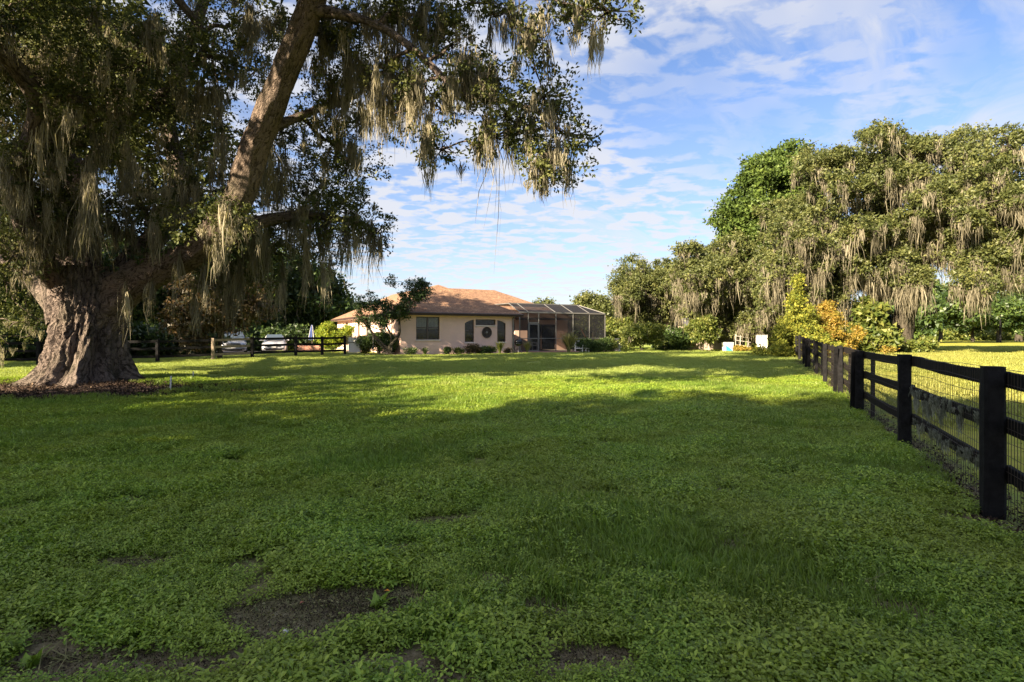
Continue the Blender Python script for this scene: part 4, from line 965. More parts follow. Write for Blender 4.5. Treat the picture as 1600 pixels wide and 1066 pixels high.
# kettle grill
gx, gy, _ = cw(-1.15, -1.9); gr = thing('kettle_grill', 'black kettle barbecue on three legs by the house corner', 'grill', (gx, gy, G(gx, gy)))
MB().lathe([(.05, .50), (.18, .53), (.26, .62), (.28, .72)], 18).mk('bowl', M['black_metal'], gr, True)
ldm = MB().lathe([(.285, .725), (.27, .82), (.19, .92), (.06, .96), (.0, .962)], 18).mk('lid', M['black_metal'], gr, True)
MB().bar((-.05, 0, .99), (.05, 0, .99), .02).mk('handle', M['alu'], ldm)
for k in range(3):
    a = k*2.094+.5; MB().bar((.12*math.cos(a), .12*math.sin(a), .56), (.27*math.cos(a), .27*math.sin(a), 0), .025, n=6).mk('leg', M['alu'], gr)
# patio chairs inside / before the cage
def wicker_chair(u, v, rz, label, z=0, mat='wicker'):
    x, y, zb = cw(u, v, .02+z); c = thing('patio_chair', label, 'chair', (x, y, zb), rz, group='patio chairs at the pool cage')
    MB().box(-.27, .27, -.25, .25, .38, .44, .02).mk('seat', M[mat], c)
    b = MB(); 
    for k in range(7): b.bar((-.24+.08*k, .25, .46), (-.20+.067*k, .36, .95+.05*math.sin(k/6*math.pi)), .035)
    b.bar((-.25, .30, .66), (.25, .30, .66), .04).bar((-.22, .36, .94), (.22, .36, .94), .045).mk('backrest', M[mat], c)
    for s in (-1, 1):
        MB().bar((s*.28, -.25, .62), (s*.28, .3, .66), .05).mk('armrest', M[mat], c)
        for q in (-.22, .24): MB().bar((s*.25, q, 0), (s*.27, q, .62 if q < 0 else .5), .04).mk('leg', M[mat], c)
wicker_chair(4.35, -1.15, HA-.5, 'white slatted patio chair outside the pool cage behind the reedy shrub', -.15)
wicker_chair(5.0, -1.0, HA+.5, 'white slatted patio chair outside the pool cage nearest the clipped hedge', -.15)
wicker_chair(2.6, 2.6, HA+.3, 'patio chair inside the pool cage near the door')
# furled orange umbrella leaning in the cage
x, y, z = cw(6.3, .7); um = thing('patio_umbrella', 'furled orange umbrella leaning inside the right end of the pool cage', 'umbrella', (x, y, z), HA)
MB().bar((.7, 0, .02), (-.55, 0, 1.95), .04, n=8).mk('pole', M['grey_wood'], um)
mb = MB(); A, B_ = Vector((.25, 0, .72)), Vector((-.55, 0, 1.93)); dd = (B_-A)
secs = []
for f, r in ((0, .10), (.15, .15), (.5, .13), (.8, .09), (1, .03)):
    c_ = A+dd*f; secs.append([c_+Vector((math.cos(t)*.84, 0, math.sin(t)*.55))*r*(1+.25*(k % 2))+Vector((0, math.sin(t+.8)*r*.9, 0)) for k, t in enumerate([2*math.pi*q/12 for q in range(12)])])
mb.loft(secs).mk('canopy', M['orange'], um)
# air conditioner and white garden urn
ax, ay = (958-800)/F*45.5, 45.5
ac = thing('air_conditioner', 'dark grey outdoor air conditioner unit right of the pool cage', 'air conditioner', (ax, ay, G(ax, ay)), HA)
MB().box(-.38, .38, -.38, .38, .05, .98, .03).mk('cabinet', M['grey_metal'], ac)
MB().lathe([(.30, .985), (.31, 1.0), (.28, 1.01), (.05, 1.015)], 20).mk('fan_guard', M['black_metal'], ac)
for k in range(11): MB().box(-.35, .35, -.395, -.382, .12+k*.077, .155+k*.077).mk('louvre', M['black_metal'], ac)
MB().box(-.45, .45, -.45, .45, -.1, .05, .01).mk('pad', M['concrete'], ac)
ux, uy = (968-800)/F*44.5, 44.5
wicker_like = thing('garden_urn', 'small white garden ornament right of the air conditioner', 'ornament', (ux, uy, G(ux, uy)))
MB().lathe([(.13, 0), (.13, .05), (.05, .10), (.05, .2), (.17, .3), (.2, .42), (.15, .45)], 14).mk('bowl', M['white_paint'], wicker_like, True)
MB().lathe([(.02, .45), (.06, .52), (.045, .6), (.0, .64)], 10).mk('finial', M['white_paint'], wicker_like, True)
# planting round the house
rg = np.random.default_rng(123)
def reed(name, label, x, y, h, r, n, mat, seed, w=.02, cat='plant', group=None):
    rg = np.random.default_rng(seed); z = G(x, y); t = thing(name, label, cat, (x, y, z), group=group)
    a = rg.uniform(0, 6.283, n); L = h*rg.uniform(.6, 1.1, n); ln = rg.uniform(.05, 1, n)**.8*r
    V = []; T = []
    d = np.stack([np.cos(a), np.sin(a), np.zeros(n)], -1); s = np.stack([-np.sin(a), np.cos(a), np.zeros(n)], -1)
    base = d*rg.uniform(0, .12, n)[:, None]*r; rows_ = []
    for k in range(5):
        f = k/4; c = base+d*(ln*f**1.7)[:, None]+np.array([0, 0, 1])*(L*(f-.22*f*f))[:, None]; ww = w*(1-.85*f)*rg.uniform(.7, 1.2, n)[:, None]
        rows_ += [c-s*ww, c+s*ww]
    V = np.stack(rows_, 1).reshape(-1, 3); b = np.arange(n)[:, None]*10
    Q = np.concatenate([np.concatenate([b+2*k, b+2*k+1, b+2*k+3, b+2*k+2], 1) for k in range(4)])
    mk('leaves', V, quads=Q, mat=M[mat], parent=t, tint=np.repeat(np.clip(rg.normal(.5, .25, n), 0, 1), 10)); return t
x, y, _ = cw(2.9, -2.0); reed('ornamental_shrub', 'big pale vase-shaped reedy shrub before the pool cage door', x, y, 1.75, .85, 420, 'reed_leaf', 5, .035, 'shrub')
x, y, _ = cw(-.45, -1.9); reed('ornamental_grass', 'yellow-green arching plant right of the kettle barbecue', x, y, 1.0, .42, 160, 'reed_leaf', 6, .03)
x, y, _ = hw(6.35, -1.35, 0); reed('ornamental_grass', 'upright green spiky plant below the wheel ornament', x, y, 1.05, .42, 170, 'shrub_leaf', 7, .03)
x, y, _ = hw(1.35, -.75, 0); reed('yucca', 'small spiky blue-green plant below the double window', x, y, .62, .42, 70, 'hedge_leaf', 8, .03)
x, y, _ = hw(4.6, -.8, 0); bush('shrub', 'low reddish shrub at the wall below the left tall window', 'shrub', x, y, ell(rg, 8, .45, .2, .35, .2), 'red_leaf', 9, 20, 10, .09, .07, h=.3)
x, y, _ = hw(5.35, -.8, 0); bush('shrub', 'low grey-green shrub right of the reddish shrub at the wall', 'shrub', x, y, ell(rg, 8, .4, .18, .3, .2), 'hedge_leaf', 10, 20, 10, .09, .07, h=.3)
for u_, lb, mt, sz_ in ((2.9, 'low green shrub at the wall right of the double window', 'hedge_leaf', .28), (3.6, 'small light green plant at the wall left of the reddish shrub', 'shrub_leaf', .24), (.35, 'small green shrub at the left foot of the front wall', 'hedge_leaf', .3), (5.9, 'low dark shrub left of the upright spiky plant', 'hedge_leaf', .3)):
    x, y, _ = hw(u_, -.85, 0); bush('shrub', lb, 'shrub', x, y, ell(rg, 7, sz_, sz_*.5, sz_*.9, .15), mt, int(u_*10)+160, 18, 10, .08, .06, h=.25)
x, y, _ = hw(7.2, -.9, 0); bush('shrub', 'small dark red plant at the wall left of the kettle barbecue', 'shrub', x, y, ell(rg, 5, .22, .12, .2, .15), 'red_leaf', 11, 16, 10, .07, .06, h=.2)
for i, px in enumerate((899, 911, 923, 934, 943)):
    u = c_u(px); x, y, _ = cw(u, -1.0)
    bush('hedge_bush', ['clipped hedge bush nearest the white patio chairs', 'second clipped hedge bush from the white patio chairs', 'middle clipped hedge bush before the pool cage', 'clipped hedge bush below the orange umbrella', 'clipped hedge bush at the right corner of the pool cage'][i], 'bush', x, y,
         ell(rg, 14, .42, .36, .55, .24), 'shrub_leaf' if i > 3 else 'hedge_leaf', 130+i, 26, 12, .09, .07, h=.4, group='clipped hedge before the pool cage')
# crape myrtle at the front left corner
tx, ty = (612-800)/F*35.2, 35.2; tz = G(tx, ty)
bl = rows([(560,478,500),(580,455,510),(598,468,520),(612,436,500),(636,440,490),(650,436,470),(668,446,462)], 31, 66, 35.2, .17, 1.2, 1, .5)
build_tree('crape_myrtle', 'multi-stemmed small dark tree leaning over the left corner of the house', 'tree',
    [[[tx, ty, tz-.1, .13], [tx-.15, ty, tz+.5, .10], [tx+.45, ty, tz+1.3, .08], [tx+.5, ty, tz+2.3, .06], [tx+.9, ty, tz+3.4, .03]],
     [[tx-.05, ty, tz+.2, .09], [tx-.9, ty-.1, tz+1.1, .06], [tx-1.7, ty, tz+2.2, .045], [tx-2.0, ty, tz+3, .02]],
     [[tx, ty, tz+.3, .08], [tx-.1, ty+.1, tz+1.3, .055], [tx-.5, ty, tz+2.3, .05], [tx-.3, ty, tz+3.6, .02]],
     [[tx, ty, tz+.1, .07], [tx-.6, ty-.2, tz+.6, .05], [tx-1.3, ty, tz+1.5, .04], [tx-1.4, ty, tz+2.7, .02]]],
    bl, 'wood_leaf', 141, 12, 15, .13, .085, .55, moss_n=.8, moss_len=(.3, .9), moss_spread=.1, moss_ns=10, moss_w=.04, bough=.035)
x, y = (592-800)/F*36.5, 36.5
bush('shrub', 'rounded dark green hedge shrub at the left corner of the house', 'shrub', x, y, ell(rg, 34, 1.15, .55, .78, .34), 'hedge_leaf', 142, 34, 14, .12, .08, h=.7)
bush('shrub', 'bright yellow-green rounded shrub left of the white gate', 'shrub', (521-800)/F*42, 42, ell(rg, 44, 1.25, .85, 1.3, .32), 'lime_leaf', 143, 40, 16, .12, .09, h=.9)
bush('shrub', 'low leafy light green shrub behind the open metal gate', 'shrub', (568-800)/F*37, 37, ell(rg, 10, .45, .5, .6, .25), 'shrub_leaf', 144, 26, 12, .1, .08, h=.5)

# ------------------------------------------------------------------ black fence on the right
g0 = G(FX0, FY0)
fence = thing('board_fence', 'long black three-rail board fence with wire mesh running away along the right of the lawn', 'fence', (FX0, FY0, g0))
dv = Vector((FS, 1, 0)).normalized(); nv = Vector((dv.y, -dv.x, 0))       # nv points to the field
Ys = [4.65-3.1, 4.65, 7.55, 11.1, 13.8, 17.2, 20.0, 23.2, 26.2, 29.2, 32.0, 34.6]
posts = [Vector((FX0+FS*(y-FY0), y, 0)) for y in Ys]
lean = [0, .0, .005, -.035, .05, .02, .04, .05, -.05, .04, -.03, .03]
rnd = random.Random(4)
def grain_post(mb, w, d, h, c, lean_, top=.0):
    secs = []
    for k in range(7):
        z = -.3+(h+.3)*k/6
        x = c.x+lean_*z*dv.x; y = c.y+lean_*z*dv.y
        j = [rnd.uniform(-.004, .004) for _ in range(8)]
        pts = []
        for q, (a, b) in enumerate(((-1, -.7), (-.7, -1), (.7, -1), (1, -.7), (1, .7), (.7, 1), (-.7, 1), (-1, .7))):
            p = Vector((x, y, c.z+z))+nv*(a*w/2+j[q])+dv*(b*d/2+j[q]); pts.append(p)
        secs.append(pts)
    mb.loft(secs)
for i, p in enumerate(posts):
    p.z = G(p.x, p.y)
    mb = MB(); grain_post(mb, .145 if i < 4 else .12, .145 if i < 4 else .12, 1.24+rnd.uniform(-.02, .02), p, lean[i])
    o = mb.mk('post', M['fence_wood'], fence); o.data.transform(__import__('mathutils').Matrix.Translation((-FX0, -FY0, -g0)))
RH = (1.13, .75, .36)
for i in range(len(posts)-1):
    a, b = posts[i], posts[i+1]
    for k, h in enumerate(RH):
        mb = MB(); secs = []; n = 9; sag = rnd.uniform(0, .03); da, db = rnd.uniform(-.02, .02), rnd.uniform(-.02, .02)
        for q in range(n+1):
            f = q/n; c = a.lerp(b, f) + nv*(.10 if k != 1 else .101)
            z = a.z+(b.z-a.z)*f+h+da*(1-f)+db*f-sag*4*f*(1-f)
            w = .064+rnd.uniform(-.003, .003); th = .02
            c2 = c-dv*.0
            secs.append([Vector((c2.x, c2.y, z))+nv*s*th+Vector((0, 0, 1))*u*w for s, u in ((-1, -.92), (-.8, -1), (.8, -1), (1, -.92), (1, .92), (.8, 1), (-.8, 1), (-1, .92))])
        mb.loft(secs); o = mb.mk('rail', M['fence_wood'], fence); o.data.transform(__import__('mathutils').Matrix.Translation((-FX0, -FY0, -g0)))
    # batten in the middle of each bay, on the field side
    for f in (() if i == 1 else (.88,)):
        c = a.lerp(b, f)+nv*.155; mb = MB(); ln_ = rnd.uniform(-.05, .05)
        mb.bar((c.x-FX0, c.y-FY0, c.z-g0-.1), (c.x-FX0+ln_*dv.x, c.y-FY0+ln_*dv.y, c.z-g0+1.2), .06, .035)
        mb.mk('batten', M['fence_wood'], fence)
for i in (3, 4, 7):     # leaning boards nailed against the posts
    c = posts[i]-nv*.10; ln_ = [.16, .22, -.12, .2, .24, -.2, .18, .2][i-3]
    MB().bar((c.x-FX0+dv.x*ln_*.8, c.y-FY0+dv.y*ln_*.8, c.z-g0-.05), (c.x-FX0-dv.x*ln_*.5, c.y-FY0-dv.y*ln_*.5, c.z-g0+1.2), .085, .03).mk('brace_board', M['fence_wood'], fence)
# wire mesh
wm = MB(); L = 0
for i in range(len(posts)-1):
    a, b = posts[i]+nv*.072, posts[i+1]+nv*.072; D = (b-a).length
    step = .06 if Ys[i] < 7 else .075 if Ys[i] < 10 else .16 if Ys[i] < 18 else .4; n = int(D/step); wv = .0026
    for k in range(n):
        c = a.lerp(b, (k+.5)/n); j = rnd.uniform(-.004, .004)
        wm.bar((c.x-FX0+j, c.y-FY0, c.z-g0+.04), (c.x-FX0, c.y-FY0+j, c.z-g0+1.19), wv, wv, 3)
    for h in [.05+.115*q for q in range(11)]:
        q0 = a; 
        for s in range(6):
            p0 = a.lerp(b, s/6); p1 = a.lerp(b, (s+1)/6); z0 = h+.012*math.sin(s*1.7+h*20); z1 = h+.012*math.sin((s+1)*1.7+h*20)
            wm.bar((p0.x-FX0, p0.y-FY0, p0.z-g0+z0), (p1.x-FX0, p1.y-FY0, p1.z-g0+z1), .003, .003, 3)
wm.mk('wire_mesh', M['wire'], fence, kind='stuff')
# moss caught on the nearest full bay
rg = np.random.default_rng(55); an = []; ln = []
a, b = posts[1], posts[2]
for h, n, f0, f1 in ((.80, 26, .15, .75), (.40, 46, .08, .98), (.80, 10, .75, 1), (.70, 10, .5, .9)):
    for _ in range(n):
        f = rg.uniform(f0, f1)
        c = a.lerp(b, f)+nv*rg.uniform(.055, .075); an.append([c.x, c.y, c.z+h+rg.uniform(-.06, .02)]); ln.append(rg.uniform(.06, .2))
for f, h, l in ((.70, .68, .34), (.75, .68, .25), (.55, .67, .3), (.9, .66, .22), (.35, .68, .2)):
    for _ in range(5):
        c = a.lerp(b, f+rg.normal(0, .008))+nv*.06; an.append([c.x, c.y, c.z+h]); ln.append(l*rg.uniform(.6, 1.1))
moss(rg, np.array(an), np.array(ln), .035, 30, .006, 3).mk('caught_moss', M['grey_moss'], fence, (FX0, FY0, g0))

# ------------------------------------------------------------------ fence on the left
def Lp(px, Y): x = (px-800)/F*Y; return Vector((x, Y, G(x, Y)))
lposts = [Lp(-60, 27.5), Lp(60, 28.6), Lp(160, 29.3), Lp(246, 30), Lp(333, 31.5), Lp(394, 33), Lp(462, 34.4), Lp(503.5, 35.4), Lp(539, 36.3)]
lf = thing('rail_fence', 'dark rail fence crossing behind the great oak in front of the parked cars', 'fence', tuple(lposts[0]))
o0 = lposts[0]
for i, p in enumerate(lposts):
    q = p-o0; m_ = 'grey_wood' if i == 4 else 'fence_wood'
    o = MB().box(q.x-.075, q.x+.075, q.y-.075, q.y+.075, q.z-.3, q.z+1.22, .012).mk('post', M[m_], lf)
    if i == 4: o['label'] = 'weathered bare grey fence post'
for i in range(len(lposts)-1):
    a, b = lposts[i]-o0, lposts[i+1]-o0
    for h in (1.1, .72, .3):
        wd_ = i == 4 or (i == 3 and h != 1.1 and False)
        MB().bar((a.x, a.y+.09, a.z+h), (b.x, b.y+.09, b.z+h+.001), .035, .13).mk('rail', M['grey_wood' if wd_ else 'fence_wood'], lf)
# metal gate
gp = lposts[-1]; ga = gp+Vector((.15, 0, 0)); gb = Lp(583, 35.4)
gate = thing('metal_gate', 'open pale tubular metal gate with a white sheet panel, left of the house corner', 'gate', tuple(ga))
def gl(v): return v-ga
for a, b in (((0, 0, .08), (0, 0, 1.22)), ((.85, -.02, .08), (.85, -.02, 1.22)), ((0, 0, 1.2), (.85, -.02, 1.2)), ((0, 0, .12), (.85, -.02, .12)), ((0, 0, .8), (.85, -.02, .8))): MB().bar(a, b, .045, n=8).mk('frame_tube', M['alu'], gate)
MB().box(.06, .80, .01, .025, .16, 1.14, .005).mk('sheet_panel', M['white_paint'], gate)
q = gl(gb)
for a, b in (((.95, -.05, 1.2), (q.x, q.y, 1.2)), ((q.x, q.y, 0), (q.x, q.y, 1.22))): MB().bar(a, b, .045, n=8).mk('frame_tube', M['alu'], gate)
MB().box(-.1, 3.4, -.9, .6, -.02, .02, .004).mk('path', M['drive'], None, kind='structure').location = (ga.x, ga.y+.2, G(ga.x, ga.y)+.02)

# driveway
V = []; Fs = []
def strip(name, pts, mat, dz=.02):
    V = []; n = len(pts)
    for (x0, y0, x1, y1) in pts: V += [(x0, y0, G(x0, y0)+dz), (x1, y1, G(x1, y1)+dz)]
    return mk(name, V, faces=[(2*k, 2*k+1, 2*k+3, 2*k+2) for k in range(n-1)], mat=M[mat], kind='structure')
pts = []
for k in range(30):
    x = -46+k*1.35; y = 44.5+.9*math.sin(k*.2)-.08*max(0, k-20); pts.append((x, y+7.2, x, y))
strip('driveway', pts, 'drive', .03)
for k in range(1): pass
# low brick planter and furled parasol
bx, by = (482-800)/F*44, 44.0
pw = thing('brick_planter', 'low pinkish brick planter beside the driveway', 'planter', (bx, by, G(bx, by)))
for r_ in range(5):
    for k in range(7):
        MB().box(-.85+k*.245+(r_ % 2)*.12, -.85+k*.245+.235+(r_ % 2)*.12, -.12, .12, .03+r_*.105, .03+r_*.105+.095, .008).mk('brick', M['paver'], pw)
MB().box(-.88, 1.0, -.13, .9, -.1, .028).box(-.8, .95, .13, .85, .03, .45).mk('planter_body', M['concrete'], pw)
ux, uy = (487.5-800)/F*43, 43.0
pa = thing('parasol', 'furled blue and white striped parasol on a pole beside the yellow-green shrub', 'umbrella', (ux, uy, G(ux, uy)))
MB().bar((0, 0, 0), (0, 0, 2.1), .04, n=8).mk('pole', M['grey_wood'], pa)
MB().lathe([(.22, .0), (.22, .06), (.05, .1)], 14).mk('base', M['concrete'], pa)
prof = [(.04, 2.12), (.08, 1.95), (.13, 1.7), (.17, 1.4), (.21, 1.15), (.19, 1.0)]
for k in range(12):
    t0, t1 = k*math.pi/6, (k+1)*math.pi/6; V = []
    for r_, z in prof:
        tm = (t0+t1)/2
        V += [(r_*.8*math.cos(t0), r_*.8*math.sin(t0), z), (r_*1.25*math.cos(tm), r_*1.25*math.sin(tm), z-.02), (r_*.8*math.cos(t1), r_*.8*math.sin(t1), z)]
    n = len(prof); mk('canopy_panel', V, faces=[f for q in range(n-1) for f in ((3*q, 3*q+1, 3*q+4, 3*q+3), (3*q+1, 3*q+2, 3*q+5, 3*q+4))], mat=M['navy' if k % 2 else 'white_paint'], parent=pa)

# ------------------------------------------------------------------ cars, nose to the viewer
def car(name, label, x, y, rz, paint, suv):
    c = thing(name, label, 'car', (x, y, G(x, y)+.03), rz, group='cars parked on the driveway')
    W = .92 if not suv else .97; Lc = 4.7; hh = .92 if not suv else 1.08; rf = 1.45 if not suv else 1.78
    def sec(y, w, z0, z1, rnd_=.12):
        return [(-w+.05, y, z0), (-w, y, z0+.12), (-w-.01, y, (z0+z1)/2), (-w+.03, y, z1-rnd_), (-w+.18, y, z1-.02), (-.3, y, z1+.015), (.3, y, z1+.015), (w-.18, y, z1-.02), (w-.03, y, z1-rnd_), (w+.01, y, (z0+z1)/2), (w, y, z0+.12), (w-.05, y, z0)]
    st = [(-Lc/2, W-.22, .34, hh-.34), (-Lc/2+.07, W-.12, .24, hh-.24), (-Lc/2+.3, W-.03, .2, hh-.12), (-Lc/2+.9, W, .2, hh-.03), (-Lc/2+1.35, W, .2, hh+.03), (0, W, .2, hh+.04), (1.2, W, .2, hh+.04), (Lc/2-.5, W-.03, .22, hh+.02), (Lc/2-.05, W-.12, .28, hh-.08), (Lc/2, W-.2, .4, hh-.2)]
    MB().loft([sec(*s) for s in st]).mk('body', M[paint], c, True)
    def cab(y, w0, z0, w1, z1): return [(-w0, y, z0), (-(w0*.45+w1*.55)-.03, y, (z0+z1)/2), (-w1, y, z1-.06), (-w1+.12, y, z1), (w1-.12, y, z1), (w1, y, z1-.06), ((w0*.45+w1*.55)+.03, y, (z0+z1)/2), (w0, y, z0)]
    y0 = -Lc/2+1.2; ye = Lc/2-.35 if suv else Lc/2-.75
    cs = [cab(y0, W-.14, hh-.02, W-.15, hh+.02), cab(y0+.42, W-.1, hh, W-.2, (hh+rf)/2+.02), cab(y0+.85, W-.1, hh, W-.28, rf-.03), cab(y0+1.3, W-.09, hh, W-.28, rf), cab(ye-.7, W-.09, hh, W-.28, rf-.02), cab(ye, W-.14, hh, W-.3, rf-(.1 if suv else .35))]
    MB().loft(cs).mk('cabin', M[paint], c, True)
    # windscreen, a pane laid just proud of the sloping cabin front
    ws = [(-W+.24, y0+.02, hh+.075), (W-.24, y0+.02, hh+.075), (W-.36, y0+.78, rf-.02), (-W+.36, y0+.78, rf-.02)]
    dz = Vector((0, -.07, .05)); V = [Vector(p)+dz for p in ws]+[Vector(p)+dz+Vector((0, .02, -.02)) for p in ws]
    mk('windscreen', V, faces=[(0,1,2,3), (7,6,5,4), (0,4,5,1), (1,5,6,2), (2,6,7,3), (3,7,4,0)], mat=M['glass_dark'], parent=c)
    for s in (-1, 1):
        V = [(s*(W-.07), y0+.55, hh+.06), (s*(W-.07), ye-.3, hh+.06), (s*(W-.25), ye-.65, rf-.1), (s*(W-.25), y0+1.0, rf-.1)]
        mk('side_window', V+[(p[0]+s*.012, p[1], p[2]) for p in V], faces=[(0,1,2,3), (4,5,6,7), (0,1,5,4), (2,3,7,6)], mat=M['glass_dark'], parent=c)
        MB().loft([[(s*(W-.52), -Lc/2+.02-.02, hh-.33), (s*(W-.20), -Lc/2+.03, hh-.31), (s*(W-.16), -Lc/2+.1, hh-.2), (s*(W-.5), -Lc/2+.02, hh-.24)], [(s*(W-.52), -Lc/2+.25, hh-.34), (s*(W-.07), -Lc/2+.25, hh-.34), (s*(W-.05), -Lc/2+.25, hh-.17), (s*(W-.5), -Lc/2+.25, hh-.20)]]).mk('headlight', M['lamp_lens'], c)
        mr = MB().box(s*(W+.09)-.11, s*(W+.09)+.11, y0+.42, y0+.56, hh+.04, hh+.2, .03).mk('mirror', M[paint], c)
        MB().box(s*(W-.28)-.1, s*(W-.28)+.1, -Lc/2-.01, -Lc/2+.1, .32, .42, .02).mk('fog_light', M['car_black'], c)
        for yy_ in (-Lc/2+.88, Lc/2-.95):
            wh = MB().lathe([(.20, -.10), (.33, -.11), (.345, -.06), (.345, .06), (.33, .11), (.2, .1)], 22, (s*(W-.08), yy_, .345), 'x').mk('wheel', M['tyre'], c, True)
            MB().lathe([(.0, .02), (.10, .03), (.20, .02), (.215, -.02)], 14, (s*(W-.08)+s*.09, yy_, .345), 'x').mk('rim', M['rim'], wh)
    gr_ = MB().box(-.5, .5, -Lc/2-.035, -Lc/2+.06, hh-.42, hh-.25, .02).mk('grille', M['car_black'], c)
    for k in range(3): MB().box(-.46, .46, -Lc/2-.045, -Lc/2-.036, hh-.40+k*.05, hh-.385+k*.05).mk('slat', M['rim'], gr_)
    MB().box(-.62, .62, -Lc/2-.02, -Lc/2+.06, .25, .40, .03).mk('air_intake', M['car_black'], c)
    MB().box(-.16, .16, -Lc/2-.052, -Lc/2-.04, .44, .52).mk('number_plate', M['white_paint'], c)
    return c
M['glass_dark'] = plain('glass_dark', (.05, .07, .09), .05, .9, 0, .1, 2)
car('parked_car', 'white low sedan parked nose-on beside the driveway fence post', (430-800)/F*47, 46.5+.4, R(21), 'car_paint', False)
car('parked_car', 'taller silver car parked nose-on nearer the reddish tree', (363-800)/F*47, 47.2, R(26), 'silver_paint', True)

# ------------------------------------------------------------------ shed and clutter at the right back
sx, sy = (1118-800)/F*47.5, 47.5; sg = G(sx, sy)
shed = thing('shed', 'low beige garden shed under the mossy oaks', 'shed', (sx, sy, sg), R(-4))
wall_open('wall', 4.8, 2.05, [(2.9, 3.7, 0.02, 1.9)], M['shed'], shed, (-2.4, 0, 0), 0, .1)
wall_open('wall', 3.0, 2.05, [], M['shed'], shed, (-2.39, 3.1, 0), -math.pi/2, .1); wall_open('wall', 3.0, 2.05, [], M['shed'], shed, (2.39, .1, 0), math.pi/2, .1)
MB().loft([[(-2.6, -.3, 2.03), (-2.6, 1.6, 2.75), (-2.6, 3.4, 2.03), (-2.6, 3.4, 1.97), (-2.6, 1.6, 2.69), (-2.6, -.3, 1.97)], [(2.6, -.3, 2.03), (2.6, 1.6, 2.75), (2.6, 3.4, 2.03), (2.6, 3.4, 1.97), (2.6, 1.6, 2.69), (2.6, -.3, 1.97)]]).mk('roof', M['shed_roof'], shed)
dd_ = MB().box(.52, 1.28, .03, .07, .02, 1.88, .01).mk('door', M['shed'], shed); MB().bar((.6, .0, .95), (.6, .0, 1.1), .03).mk('handle', M['black_metal'], dd_)
bx, by = (1137-800)/F*43, 43
bn = thing('storage_bin', 'white bin with a blue lower panel on the grass before the shed', 'bin', (bx, by, G(bx, by)), R(8))
MB().loft([[(-.27, -.25, 0), (.27, -.25, 0), (.27, .25, 0), (-.27, .25, 0)], [(-.33, -.3, .68), (.33, -.3, .68), (.33, .3, .68), (-.33, .3, .68)]]).mk('bin_body', M['white_paint'], bn)
mk('blue_panel', [(-.26, -.262, .04), (.27, -.262, .04), (.16, -.275, .20), (-.30, -.30, .52)], faces=[(0,1,2,3)], mat=M['blue'], parent=bn)
MB().box(-.35, .35, -.32, .32, .682, .73, .015).mk('lid', M['white_paint'], bn)
bx, by = (1190-800)/F*43, 43
cb_ = thing('cabinet', 'tall white cabinet standing below the mossy oak', 'cabinet', (bx, by, G(bx, by)), R(-3))
MB().box(-.36, .36, -.2, .2, .03, 1.22, .015).mk('cabinet_body', M['white_paint'], cb_)
for s in (-1, 1): MB().box(s*.18-.17, s*.18+.17, -.225, -.202, .07, 1.18, .006).mk('door', M['white_paint'], cb_)
MB().box(-.38, .38, -.24, .22, 1.222, 1.26, .01).mk('top', M['white_paint'], cb_)
lx, ly = (1160-800)/F*43.5, 43.5
ra = thing('garden_rack', 'white rail rack like a ladder on its side left of the white cabinet', 'rack', (lx, ly, G(lx, ly)), 0)
for z in (.45, .78, 1.1): MB().bar((-.55, 0, z+.1), (.65, .1, z-.08), .04).mk('rung', M['grey_paint'], ra)
for x_ in (-.55, -.2, .4): MB().bar((x_, 0, 0), (x_+.08, .05, 1.35 if x_ < -.1 else 1.0), .04).mk('upright', M['grey_paint'], ra)
px_, py_ = (1213-800)/F*40, 40
pot = thing('plant_pot', 'round white pot on the grass left of the lime yellow shrub', 'pot', (px_, py_, G(px_, py_)))
MB().lathe([(.14, 0), (.22, .1), (.24, .25), (.18, .38), (.2, .41), (.16, .4)], 16).mk('pot_body', M['white_paint'], pot, True)
MB().lathe([(.165, .36), (.02, .37)], 12).mk('soil', M['litter_plain'] if 'litter_plain' in M else M['interior'], pot)
bush('shrub', 'dry brownish low shrub below the white rack', 'shrub', (1162-800)/F*42.5, 42.5, ell(rg, 8, .7, .2, .3, .22), 'gold_leaf', 150, 20, 10, .09, .08, h=.3)
# power pole far across the field
qx, qy = (1563-800)/F*96, 96
pp = thing('utility_pole', 'thin dark pole standing alone among the far field trees', 'pole', (qx, qy, G(qx, qy)))
MB().lathe([(.16, -.2), (.15, 2), (.11, 4.6)], 8).mk('shaft', M['fence_wood'], pp)
# stakes by the oak
for px, py, h, lb in ((266, 613, .40, 'nearer white stake in the leaf bed beside the great oak'), (301, 597, .28, 'farther short white stake at the edge of the leaf bed')):
    Y = F*1.5/(py-524); x = (px-800)/F*Y
    s = MB().bar((0, 0, -.05), (.02, 0, h), .03, .03).mk('stake', M['white_paint']); s.location = (x, Y, G(x, Y)); prop(s, label=lb, category='stake', group='white stakes beside the oak')

